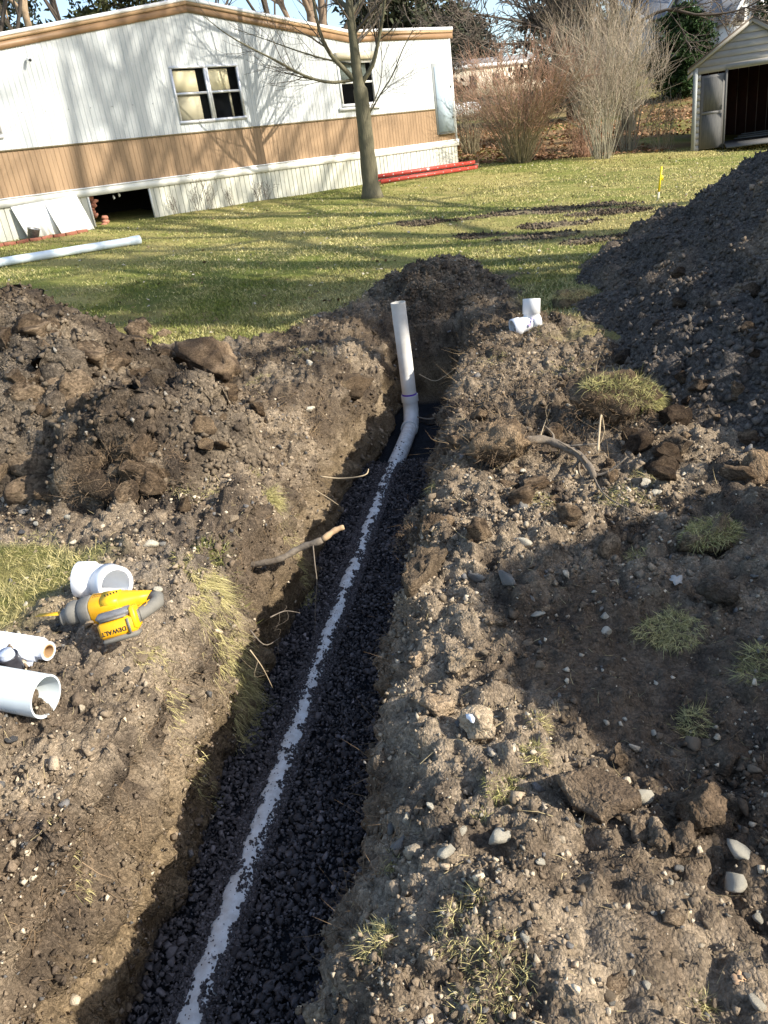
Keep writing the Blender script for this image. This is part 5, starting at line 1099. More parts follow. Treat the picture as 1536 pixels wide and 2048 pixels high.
# far trailer behind the bushes
A = at_y(880, 207, 57); Bq = at_y(1085, 178, 60); ht = zpx(910, 143, 57) - zpx(910, 204, 57); cz = (A[2] + Bq[2]) / 2; Lh = float(np.hypot(*(Bq - A)[:2])); ctr = (A + Bq) / 2; rzz = math.atan2(Bq[1] - A[1], Bq[0] - A[0])
tr = empty('far_trailer', (ctr[0], ctr[1], float(H(ctr[0], ctr[1]))), rzz); b0 = cz - float(tr.location[2])
tag(tr, 'long cream trailer home with a white roof edge seen through the bushes', 'trailer')
mb = MB(); mb.box((0, 1.5, b0 + ht / 2), (Lh, 3.2, ht)); mb.build('wall', mat('cream_wall', (0.56, 0.49, 0.38), .6, var=.06, vscale=2), tr); mb = MB(); mb.box((0, 1.5, b0 + ht + .1), (Lh + .3, 3.5, .22)); mb.build('roof_edge', whiteM, tr); mb = MB(); mb.box((0, 1.5, b0 / 2 - .3), (Lh - .1, 3.0, b0 + .6)); mb.build('skirting', mat('skirt_shadow_tone', (.07, .06, .045), .9), tr); mb = MB(); mb.prism([(-Lh / 2, -.2, b0 + ht + .21), (-Lh / 2, 3.2, b0 + ht + .21), (-Lh / 2, 1.5, b0 + ht + .7)], (Lh, 0, 0)); mb.build('roof', roofG, tr)  # skirting coloured dark to stand in for the shadow strip under the trailer
for sx in (-Lh / 2 + 1.1, -Lh / 2 + 2.6, .3, 2.2):
    mb = MB(); mb.box((sx, -.12, b0 + ht * .55), (.55, .06, ht * .42)); wn = mb.build('window', seamM, tr); mb = MB(); mb.box((sx, -.16, b0 + ht * .66), (.45, .03, ht * .17)); mb.build('pane', roomM, wn); mb = MB(); mb.box((sx, -.16, b0 + ht * .44), (.45, .03, ht * .17)); mb.build('pane', roomM, wn)
# small far building with a pale blue roof edge and orange wall
ob = at_y(1195, 160, 62); zg = float(H(ob[0], ob[1])); gable_house('orange_cabin', (ob[0], 62.5, zg), .1, 5.2, 3, zpx(1195, 138, 62) - zg, .5, mat('orange_wall', (.42, .15, .07), .7), mat('pale_blue_roof', (.42, .52, .54), .5), 'small orange walled cabin with a pale blue roof behind the bushes', [], None, .3, 'cabin')
# white rounded tank on the ground in front of the trailer
tp = gpl(928, 240); tk = empty('white_tank', tuple(tp), .1); mb = MB(); a = np.linspace(-1, 1, 17); mb.tube([(s * 1.0, 0, .42) for s in a], .38 * np.sqrt(np.maximum(1 - np.abs(a) ** 6, .01)), 20); mb.build('shell', whiteM, tk, True)
for sx in (-.55, .55): mb = MB(); mb.box((sx, 0, .06), (.12, .5, .2)); mb.build('foot', seamM, tk)
tag(tk, 'white rounded tank on the ground behind the reddish bush', 'tank')

# ================================================================== THINGS ON THE LAWN
redM = mat('ladder_red', (0.36, 0.045, 0.03), 0.5, var=.15, vscale=8); rungM = mat('rung_metal', (.5, .5, .5), .4, metal=.6)
La, Lb = HW(-3.30, 0, .42), HW(.10, 0, .46); za, zb_ = float(H(La[0], La[1])), float(H(Lb[0], Lb[1]))
lad = empty('ladder', (La[0], La[1], za)); tag(lad, 'red extension ladder lying on its side along the skirting behind the tree', 'ladder')
ld = np.array([Lb[0] - La[0], Lb[1] - La[1], zb_ - za]); LL = float(np.linalg.norm(ld)); ld /= LL; lo_ = np.append(hn, 0)
def rail(h0, h1, out, nm='rail', L0=0.0, L1=None):
    L1 = L1 or LL; mb = MB()
    for (o0, o1, c, d) in ((out, out + .008, h0, h1), (out - .025, out, h0, h0 + .007), (out - .025, out, h1 - .007, h1)):
        mb.prism([ld * L0 + lo_ * o0 + [0, 0, c], ld * L1 + lo_ * o0 + [0, 0, c], ld * L1 + lo_ * o0 + [0, 0, d], ld * L0 + lo_ * o0 + [0, 0, d]], lo_ * (o1 - o0))
    return mb.build(nm, redM, lad)
rail(.135, .22, .03); rail(.015, .095, .11); rail(.135, .22, -.36); rail(.015, .095, -.36)
for k in range(12):
    t = .18 + k * .305
    if t < LL - .05: mb = MB(); mb.tube([ld * t + lo_ * .045 + [0, 0, .178], ld * t + lo_ * -.36 + [0, 0, .178]], .016, 10); mb.build('rung', rungM, lad, True)
    if t < LL - .05: mb = MB(); mb.tube([ld * (t + .1) + lo_ * .122 + [0, 0, .055], ld * (t + .1) + lo_ * -.36 + [0, 0, .055]], .014, 10); mb.build('rung', rungM, lad, True)
mb = MB(); mb.prism([ld * 1.62 + lo_ * .0385 + [0, 0, .15], ld * 1.70 + lo_ * .0385 + [0, 0, .15], ld * 1.70 + lo_ * .0385 + [0, 0, .205], ld * 1.62 + lo_ * .0385 + [0, 0, .205]], lo_ * .002); mb.build('sticker', whiteM, lad)
mb = MB(); mb.tube([ld * .0 + [0, 0, .2], ld * -.12 + lo_ * .05 + [0, 0, .17], ld * -.16 + lo_ * .12 + [0, 0, .03]], .014, 6); mb.build('ladder_foot', mat('rust_brown', (.12, .075, .05), .8), lad)
mb = MB(); mb.box(tuple(ld * (LL + .05) + [0, 0, .10]), (.16, .12, .10), None, .02); mb.build('end_hook', mat('rust_brown', (.12, .075, .05), .8), lad)
# yellow survey stake
Sb = gpl(1316, 398); sk = empty('survey_stake', tuple(Sb)); hS = float(at_y(1322, 333, Sb[1])[2] - Sb[2]); ds = at_y(1323, 333, Sb[1]) - Sb
mb = MB(); mb.tube([(0, 0, -.05), tuple(ds * .22)], .015, 6); mb.build('bare_foot', mat('bare_pine', (.62, .58, .48), .8), sk); mb = MB(); mb.tube([tuple(ds * .22), tuple(ds)], .0165, 6); mb.build('painted_shaft', mat('stake_yellow', (.80, .62, .01), .5), sk)
mb = MB(); mb.prism([tuple(ds * .6 + np.array([.016, 0, 0])), tuple(ds * .6 + np.array([.05, -.01, -.03])), tuple(ds * .72 + np.array([.045, 0, 0])), tuple(ds * .74 + np.array([.016, 0, 0]))], (0, .002, 0)); mb.build('ribbon', MATS['stake_yellow'], sk); tag(sk, 'thin yellow survey stake standing in the lawn', 'stake')
# long white pipe on the lawn
E0 = gpl(280, 489); E1 = gpl(-10, 537); dv = E1 - E0; dv[2] = 0; LLp = float(np.linalg.norm(dv)); dv /= LLp
def lp(t): P = E0 + dv * t; return np.array([P[0], P[1], float(H(E0[0] + dv[0] * min(t, 2.6), E0[1] + dv[1] * min(t, 2.6))) + .068])
root = empty('sewer_pipe', tuple(lp(0))); rel = lambda p: np.array(p) - np.array(root.location)
mb = MB(); pipe_shell(mb, rel([lp(.08), lp(1), lp(2), lp(3.2)]), .062, .056, 28); mb.build('barrel', mat('lawn_pvc', (.60, .68, .74), .35, var=.06, vscale=3), root, True); mb = MB(); pipe_shell(mb, rel([lp(-.02), lp(.0), lp(.12), lp(.16)]), [.067, .071, .071, .063], .056, 28); mb.build('bell', MATS['lawn_pvc'], root, True)
tag(root, 'long pale blue-white pipe lying on the lawn below the leaning sheets', 'pipe')

# ================================================================== STONES AND CLODS
def ico(sub):
    import bmesh
    bm = bmesh.new(); bmesh.ops.create_icosphere(bm, subdivisions=sub, radius=1.0); V = np.array([v.co[:] for v in bm.verts]); F = np.array([[v.index for v in f.verts] for f in bm.faces]); bm.free(); return V, F
I2, I4 = ico(2), ico(4)
stoneM = mat('field_stone', rough=0.85, vcol=True, var=0.22, vscale=25, bump=0.004, bscale=60, spec=0.25)
def stone_mesh(seed, col, planes=13):
    r = np.random.default_rng(seed); V = I2[0].copy(); ns = r.normal(size=(planes, 3)); ns /= np.linalg.norm(ns, axis=1)[:, None]
    for n_ in ns: dd = V @ n_; lim = r.uniform(.42, .72); V = V - np.maximum(dd - lim, 0)[:, None] * n_
    V = V * 1.25 * (1 + .07 * fbm(V * 2.5 + seed, 2, seed)[:, None]); me = mesh('stone', V, I2[1], col=np.array(col) * (1 + .15 * fbm(V * 2 + seed, 2, seed)[:, None]), smooth=False); me.materials.append(stoneM); return me
PALE, GREY, BRN, DKS = (.60, .55, .44), (.24, .23, .21), (.27, .21, .145), (.085, .085, .088)
STM = {k: [stone_mesh(i * 4 + j, c) for i in range(5)] for j, (k, c) in enumerate((('pale', PALE), ('grey', GREY), ('brown', BRN), ('dark', DKS)))}
def stone(px, py, wpx, kind, label, asp=(1, .75, .6), rz=None, group=None):
    P = gp(px, py); s = px2m(P, wpx) / 2; o = link('stone', random.choice(STM[kind])); o.location = (P[0], P[1], P[2] + s * asp[2] * .22); o.scale = (s * asp[0], s * asp[1], s * asp[2]); o.rotation_euler = (random.uniform(-.3, .3), random.uniform(-.3, .3), random.uniform(0, 6.28) if rz is None else rz)
    return tag(o, label, 'stone', group)
for a in ((925, 1664, 34, 'pale', 'small rounded white stone beside the grass tuft', (1, .7, .7), 1.4), (1000, 1678, 52, 'pale', 'blunt cream stone below the grass tuft', (1, .75, .7), .5), (893, 1702, 38, 'pale', 'smooth oval cream stone near the trench rim', (1, .75, .6), -.1),
          (1284, 1597, 58, 'pale', 'flat pale yellow stone leaning on the big clod', (1, .8, .45), -.4), (1483, 1708, 62, 'pale', 'tall wedge-shaped white stone', (1, .55, .6), 1.9), (1475, 1765, 62, 'pale', 'square white stone below the wedge-shaped one', (1, .85, .5), 1.2),
          (1015, 1163, 62, 'grey', 'long ridged grey stone standing in the shade', (1.15, .6, .6), 1.75), (954, 1158, 40, 'grey', 'smooth egg-shaped grey stone', (1, .75, .7), 2.2),
          (1212, 1264, 30, 'pale', 'angular white stone in the shaded track', (1, .8, .7), None), (1210, 1233, 20, 'pale', 'little white stone above the angular one in the track', (1, .9, .7), None), (1075, 1230, 30, 'pale', 'flat pale stone at the shadow edge', (1, .7, .4), None), (1063, 1202, 20, 'grey', 'small grey stone next to the flat pale one', (1, .8, .7), None),
          (1080, 1332, 26, 'brown', 'rounded brown stone on the loose crumbs', (1, .8, .7), None), (1052, 1290, 26, 'brown', 'smooth brown pebble at the shadow edge', (1, .7, .6), None), (1048, 1086, 44, 'pale', 'narrow pale stone lying in rootlets', (1, .4, .4), -.6), (1285, 970, 44, 'pale', 'broad white stone on the yellow grass', (1, .8, .6), None), (1312, 985, 22, 'pale', 'small white stone beside the broad one', (1, .8, .6), None), (1044, 1012, 30, 'grey', 'flat grey-green stone among roots', (1, .7, .5), None),
          (800, 1692, 38, 'grey', 'round grey stone at the trench rim', (1, .85, .75), None), (782, 1662, 28, 'grey', 'small grey stone above the round one at the rim', (1, .8, .7), None), (815, 1640, 32, 'pale', 'upright white chip at the trench rim', (.9, .5, .9), None), (815, 1788, 24, 'brown', 'orange-brown pebble below the rim stones', (1, .8, .6), None), (772, 1848, 30, 'pale', 'pale blue-grey chip by the straw tuft', (1, .7, .5), None), (828, 1835, 22, 'pale', 'little white pebble by the straw tuft', (1, .8, .7), None), (1052, 1876, 24, 'pale', 'tan pebble on the flat soil', (1, .9, .7), None), (785, 1930, 26, 'pale', 'white splinter in the straw', (1, .5, .5), None), (805, 2015, 24, 'pale', 'pale chip at the bank corner', (1, .8, .5), None), (750, 2022, 30, 'grey', 'grey chip at the bank corner', (1, .8, .5), None),
          (1515, 1836, 28, 'pale', 'white pebble right of the flat soil', (1, .9, .7), None), (1515, 2010, 40, 'pale', 'flat white stone near the curled leaf', (1, .7, .4), None), (1215, 1990, 30, 'brown', 'low brown stone on the flat soil', (1, .8, .5), None),
          (283, 1317, 44, 'brown', 'pinkish brown stone below the saw', (1, .8, .7), None), (252, 1340, 24, 'dark', 'dark chip beside the pinkish stone', (1, .8, .6), None), (46, 1462, 30, 'brown', 'smooth brown stone under the cut pipe', (1, .7, .5), None), (26, 1478, 36, 'dark', 'smooth dark grey stone under the cut pipe', (1, .75, .55), None), (370, 1178, 40, 'brown', 'brown stone among dark crumbs near the cut root', (1, .8, .6), None), (315, 1182, 26, 'pale', 'cream pebble near the white pipe bend', (1, .8, .7), None), (303, 1090, 36, 'pale', 'pale pink stone by the grass tufts', (1, .7, .55), None), (510, 1060, 40, 'pale', 'cream stone at the top of the left bank', (1, .6, .6), None), (468, 1038, 30, 'brown', 'brown stone near the top of the left bank', (1, .8, .6), None),
          (620, 820, 24, 'pale', 'white stone on the left bank by the trench', (1, .7, .7), None), (620, 730, 26, 'pale', 'pale stone in torn turf on the left bank', (1, .7, .6), None), (430, 910, 46, 'grey', 'flat grey stone in the hollow of the left bank', (1, .8, .35), None), (950, 575, 26, 'grey', 'round stone in the face of the end heap', (.9, .9, 1.1), None), (1505, 1540, 36, 'brown', 'brown stone at the shaded clods', (1, .8, .7), None), (1388, 1487, 36, 'brown', 'brown rounded stone at the shadow edge on the right', (1, .9, .8), None)):
    stone(*a)
k = 0
while k < 120:
    px, py = random.uniform(640, 1530), random.uniform(700, 2040)
    P = gp(px, py); u, v = to_uv(P[0], P[1])
    if v < .62 or P[2] < -.1 or float(h_right(np.array(P[0]), np.array(P[1]))) > .0: continue
    wpx = random.choice((12, 14, 14, 16, 18, 20, 22)) * (1.5 / max(depth(P), 1.2)) ** .5
    kd = random.choice(('pale', 'pale', 'grey', 'brown', 'brown')); stone(px, py, wpx, kd, {'pale': 'small pale stone scattered on the right bank soil', 'grey': 'small grey stone scattered on the right bank soil', 'brown': 'small brown stone scattered on the right bank soil'}[kd], (1, random.uniform(.6, .9), random.uniform(.5, .8)), None, {'pale': 'small pale stones on the right bank', 'grey': 'small grey stones on the right bank', 'brown': 'small brown stones on the right bank'}[kd]); k += 1
k = 0
while k < 70:
    px, py = random.uniform(0, 700), random.uniform(860, 1700); P = gp(px, py); u, v = to_uv(P[0], P[1])
    if v > -.42 or P[2] < -.05: continue
    kd = random.choice(('pale', 'grey', 'dark', 'brown')); stone(px, py, random.choice((10, 12, 14, 16, 18)), kd, {'pale': 'small pale stone lying on the left bank', 'grey': 'small grey stone lying on the left bank', 'dark': 'small dark stone lying on the left bank', 'brown': 'small brown stone lying on the left bank'}[kd], (1, random.uniform(.6, .9), random.uniform(.5, .8)), None, {'pale': 'small pale stones on the left bank', 'grey': 'small grey stones on the left bank', 'dark': 'small dark stones on the left bank', 'brown': 'small brown stones on the left bank'}[kd]); k += 1
# clods of earth
clodM = soilM
def heap_z(x, y):
    x, y = np.array(float(x)), np.array(float(y)); return float(gz(x, y)) + max(0, float(h_right(x, y)) - .03, float(h_left(x, y)) - .03, float(h_end(x, y)) - .03)
def clod(px, py, size, label, tint=(1, 1, 1), rz=0.0, tilt=(0, 0), seed=0, lift=.35, ypl=None, rough=1.0, name='soil_clod', cut=13):
    """size (x,y,z) in metres; stands on the ground or heap where the picture shows it"""
    if ypl is None: P = gp(px, py)
    else: P = at_y(px, py, ypl)
    r = np.random.default_rng(seed + 900); V = I4[0].copy(); ns = r.normal(size=(cut, 3)); ns /= np.linalg.norm(ns, axis=1)[:, None] + 1e-9
    for n_ in ns: dd = V @ n_; lim = r.uniform(.45, .78); V = V - np.maximum(dd - lim, 0)[:, None] * n_
    V = V * 1.2; sz = np.array(size); n1 = fbm(V * sz / .16 + seed, 3, seed); n2 = billow(V * sz / .045 + seed, 3, seed + 3); Vn = V / (np.linalg.norm(V, axis=1)[:, None] + 1e-9)
    W = V * sz / 2 + Vn * (rough * (.022 * n1 + .011 * n2))[:, None] * min(1.0, float(sz.mean()) / .2 + .25)
    c = soil_col(W + np.array(P)) * (0.6 * np.array(tint) + 0.4 * np.mean(tint)); o = link(name, mesh(name, W, I4[1], col=c), soilM); zz = P[2] if ypl is not None else P[2] + sz[2] * lift * .5
    o.location = (P[0], P[1], zz); o.rotation_euler = (tilt[0], tilt[1], rz); return tag(o, label, 'clod')
clod(428, 752, (.52, .36, .27), 'largest smooth brown clod beside the left soil heap', (1.15, 1.0, .85), -.5, (.15, .25), 1, .6, rough=1.5)
clod(332, 745, (.34, .30, .28), 'rounded brown clod between the heap and the largest clod', (1.1, .95, .8), .4, (0, .2), 2, .6)
clod(270, 800, (.62, .10, .26), 'long flat slab of dark earth tilted against the left heap', (.65, .62, .6), -.75, (.5, .55), 3, .5, ypl=4.7, rough=.6)
clod(205, 915, (.30, .22, .20), 'grey-brown angular clod on the front of the left heap', (.9, .85, .8), .6, (.3, .2), 4, .6, ypl=3.9)
clod(350, 800, (.26, .2, .16), 'grey clod at the foot of the long slab', (.75, .72, .7), .2, (0, 0), 5, .6)
clod(255, 970, (.62, .42, .30), 'dark matted clod full of fine roots', (.6, .55, .5), .1, (.1, .0), 6, .3)
clod(1178, 1618, (.165, .125, .085), 'broad smooth grey-brown clod in the right foreground', (.95, .9, .85), -.3, (.1, .1), 7, .8, rough=.55)
clod(1405, 1632, (.115, .09, .075), 'lumpy brown clod with grass roots right of the pale stone', (1, .9, .8), .3, (0, 0), 8, .8)
clod(1195, 1640, (.05, .04, .035), 'small dark clod on the broad clod\'s near side', (.7, .66, .62), .3, (0, 0), 28, .8)
clod(1365, 1700, (.07, .055, .05), 'round grey clod right of the broad clod', (.85, .8, .75), .3, (0, 0), 9, .8)
clod(1325, 1690, (.055, .05, .045), 'small round clod under the pale stone', (.9, .85, .8), .9, (0, 0), 10, .8)
clod(1440, 1530, (.12, .08, .06), 'grey clod at the edge of the shaded track', (.75, .72, .7), .2, (0, 0), 11, .8)
clod(880, 1425, (.105, .08, .06), 'crumbly pale clod on the trench rim', (1.15, 1.05, .95), .5, (0, 0), 12, .8)
clod(830, 1330, (.055, .045, .045), 'little pale clod overhanging the trench', (1.2, 1.1, 1), .5, (0, 0), 13, .8)
clod(915, 1330, (.11, .09, .06), 'rough brown clod above the pale one on the rim', (1.05, 1, .9), 1.1, (0, 0), 14, .7)
clod(990, 1250, (.07, .055, .045), 'brown clod at the tip of the shadow', (1, .95, .9), .1, (0, 0), 15, .7)
clod(1010, 905, (.26, .2, .15), 'root-bound brown clod on the right rim under the arching root', (1.0, .85, .68), .3, (.1, 0), 16, .6)
clod(1232, 832, (.46, .34, .24), 'upturned turf clump with grass on its crown by the dark heap', (.8, .68, .55), .2, (.1, .1), 17, .6, name='turf_clump')
clod(1145, 605, (.42, .26, .14), 'low turf clump with dead grass near the dark heap', (.9, .85, .6), .1, (0, 0), 18, .5, name='turf_clump')
clod(1420, 1090, (.22, .15, .10), 'small turf clump at the edge of the shaded track', (.8, .75, .6), .4, (0, 0), 19, .6, name='turf_clump')
clod(1310, 690, (.20, .16, .15), 'rounded clod at the foot of the dark heap', (.7, .66, .62), .5, (0, 0), 20, .7)
clod(1440, 1195, (.11, .08, .07), 'dark blocky clod with pale specks in the shade', (.45, .45, .48), .5, (0, 0), 21, .7)
clod(1515, 960, (.16, .14, .12), 'brown boulder-like clod at the foot of the near heap', (.95, .8, .65), .5, (0, 0), 22, .7)
clod(1350, 905, (.15, .12, .10), 'dark clod below the turf clump', (.7, .65, .6), .9, (0, 0), 23, .7)
clod(700, 770, (.3, .3, .16), 'crumbled edge of turf on the left bank near the riser', (1, .9, .75), .3, (0, 0), 24, .2)
clod(858, 1150, (.26, .13, .16), 'dark matted turf overhanging the right trench rim', (.5, .45, .4), 1.2, (0, .2), 30, .1)
clod(870, 1060, (.22, .12, .12), 'brown root-matted lip of the right trench rim', (.75, .65, .55), 1.3, (0, .2), 31, .1)
clod(1235, 1520, (.06, .05, .045), 'dark clod behind the broad clod', (.6, .55, .5), .3, (0, 0), 25, .7)
bo = clod(957, 1470, (.098, .088, .075), 'rough grey-brown boulder with a chalk-white patch on top', (1.35, 1.35, 1.3), .3, (0, 0), 27, .7, name='boulder', rough=.6); bo['category'] = 'boulder'
mb = MB(); k_ = 14; an = np.linspace(0, 6.283, k_ + 1)[:-1]; rp = .011 * (1 + .3 * np.sin(3 * an + 1)); ring = np.stack([rp * np.cos(an) - .012, rp * np.sin(an) * 1.2 + .002, np.full(k_, .0335)], -1); mb.add(np.concatenate([ring, ring * (1, 1, .8), [[-.012, .002, .0375]]]), [(i, (i + 1) % k_, 2 * k_) for i in range(k_)] + [(i, i + k_, (i + 1) % k_ + k_, (i + 1) % k_) for i in range(k_)]); mb.build('chalk_patch', mat('chalk', (.78, .80, .84), .7), bo, True)
clod(1270, 1650, (.05, .045, .04), 'brown clod under the flat pale yellow stone', (.9, .85, .8), .3, (0, 0), 26, .7)

def hit(px, py):
    """where the view ray meets ground or heap"""
    d = ray(px, py); t = np.linspace(1.2, 12, 900); P = cC + d * t[:, None]; z = gz(P[:, 0], P[:, 1]) + np.maximum.reduce([np.zeros(900), h_right(P[:, 0], P[:, 1]) - .03, h_left(P[:, 0], P[:, 1]) - .03, h_end(P[:, 0], P[:, 1]) - .03]); return P[np.argmax(P[:, 2] < z)]
lumps = []
for k in range(46): lumps.append((random.uniform(0, 330), random.uniform(640, 1010), random.uniform(.06, .20), (1.15, 1.07, .98), 'blocky brown clod on the left soil heap', 'clods on the left soil heap'))
for k in range(26): lumps.append((random.uniform(330, 700), random.uniform(760, 1120), random.uniform(.05, .12), (1.0, .9, .78), 'crumbly clod on the left bank', 'clods on the left bank'))
for k in range(34): lumps.append((random.uniform(1240, 1530), random.uniform(520, 960), random.uniform(.05, .13), (.55, .5, .47), 'dark clod on the tall grey-brown heap', 'clods on the dark soil heap'))
for k in range(30): lumps.append((random.uniform(900, 1530), random.uniform(760, 1120), random.uniform(.04, .10), (1.4, 1.28, 1.15), 'brown clod on the right bank', 'clods on the right bank'))
for k in range(26): lumps.append((random.uniform(740, 1530), random.uniform(1180, 2030), random.uniform(.018, .04), (1.7, 1.6, 1.5), 'small brown clod in the right foreground', 'clods in the right foreground'))
I3 = ico(3); CM = {}; clodG = granular('clod_soil', 8.0, 0.006, 0.55, 1.5)
for j, (px, py, sz_, tint, lab, grp) in enumerate(lumps):
    P = hit(px, py); u, v = to_uv(P[0], P[1])
    if P[2] < -.12 or (-.45 < v < .5 and u < 6): continue
    key = (lab, j % 4)
    if key not in CM:
        r = np.random.default_rng(j + 2000); V = I3[0].copy(); ns = r.normal(size=(9, 3)); ns /= np.linalg.norm(ns, axis=1)[:, None]
        for n_ in ns: dd = V @ n_; V = V - np.maximum(dd - r.uniform(.45, .8), 0)[:, None] * n_
        V = V * 1.2 * (1 + .20 * fbm(V * 2.2 + j, 3, j)[:, None] + .11 * billow(V * 5 + j, 3, j + 1)[:, None]); CM[key] = mesh('soil_clod', V, I3[1], col=soil_col(V * .2 + j) * np.array(tint) * 1.15); CM[key].materials.append(clodG)
    o = link('soil_clod', CM[key]); o.location = P + np.array([0, 0, sz_ * .12]); o.scale = (sz_ * .5 * random.uniform(.9, 1.4), sz_ * .5, sz_ * .5 * random.uniform(.6, .9)); o.rotation_euler = (random.uniform(-.5, .5), random.uniform(-.5, .5), random.uniform(0, 6.28)); tag(o, lab, 'clod', grp)

# ================================================================== GRASS, STRAW, LEAVES
grassM = mat('grass_blades', rough=0.75, vcol=True, spec=0.15)
def grass_cols(n, t):
    """t 0 green .. 1 straw"""
    g = np.array([0.150, 0.180, 0.034]); s = np.array([0.52, 0.45, 0.215]); t = np.clip(t, 0, 1)[:, None]; return (g * (1 - t) + s * t) * rng.uniform(.5, 1.3, (n, 1))
# lawn: short blades over everything in view from the trench to the bushes
n = 270000; az = rng.uniform(math.radians(-28), math.radians(33), n); rr_ = np.exp(rng.uniform(math.log(6.0), math.log(26.0), n)); X, Y = rr_ * np.sin(az), rr_ * np.cos(az)
u, v = to_uv(X, Y); behind = ((X - hR[0]) * hn[0] + (Y - hR[1]) * hn[1] < .05) & ((X - hR[0]) * he[0] + (Y - hR[1]) * he[1] < .1)
k = (rng.random(n) > soil_mask(X, Y) * 1.15) & ~behind & (Y < 25) & (h_right(X, Y) < .05) & (h_left(X, Y) < .0) & (h_end(X, Y) < .0) & (rng.random(n) < .25 + .75 * sstep(-.5, .2, fbm(P3(X * 1.3, Y * 1.3), 3, 401)))
X, Y, rr_ = X[k], Y[k], rr_[k]; n = len(X); Z = np.where(in_near(X, Y), gz(X, Y), H(X, Y, True)) - .004
t = .50 + .34 * fbm(P3(X * .5, Y * .5), 3, 403) + .25 * fbm(P3(X * 3, Y * 3), 2, 405) + rng.normal(0, .22, n) + .18 * sstep(2, 7, X)
D = rng.normal(0, .65, (n, 3)); D[:, 2] = 1
o = blades('grass', np.stack([X, Y, Z], -1), D, rng.uniform(.018, .05, n), 0.0027 * rr_ ** .55 * rng.uniform(.7, 1.3, n), rng.normal(0, .25, (n, 3)) * (1, 1, .3), grass_cols(n, t), grassM); tag(o, 'short winter grass of green and straw blades on the lawn', kind='stuff')
def tuft(px, py, rad, n, L, t, label=None, hang=None, lean=(0, 0), ypl=None, zoff=0.0, flat=.5, pts=None):
    """grass tuft; rad in picture pixels"""
    P = gp(px, py) if pts is None else pts; R = px2m(P, rad)
    a = rng.uniform(0, 6.283, n); q = np.sqrt(rng.random(n)) * R * (0.6 + .5 * (vnoise(np.stack([np.cos(a) * 2, np.sin(a) * 2, a * 0 + px], -1), 7) + 1) * .5); X, Y = P[0] + q * np.cos(a), P[1] + q * np.sin(a); Z = gz(X, Y) + zoff - .004
    if pts is not None: Z = np.full(n, P[2]) - (q / R) ** 2 * R * flat
    D = rng.normal(0, .55, (n, 3)) + np.stack([np.cos(a), np.sin(a), a * 0], -1) * (q / R * .6)[:, None]; D[:, 2] = rng.uniform(.0, .55, n); D[:, 0] += lean[0]; D[:, 1] += lean[1]
    B = rng.normal(0, .35, (n, 3)); B[:, 2] -= .25
    if hang is not None:
        nr_ = gn(X, Y); D = D * .85 + np.array(hang) + nr_ * .5; B = B + np.array([0, 0, -.45]); Z = Z + .012 * nr_[:, 2]; X = X + .012 * nr_[:, 0]; Y = Y + .012 * nr_[:, 1]
    o = blades('grass_tuft', np.stack([X, Y, Z], -1), D, rng.uniform(.35, 1.0, n) * L * .8, rng.uniform(.0009, .0019, n), B, grass_cols(n, t + .22 + rng.normal(0, .22, n)), grassM)
    if label: tag(o, label, 'grass tuft')
    return o
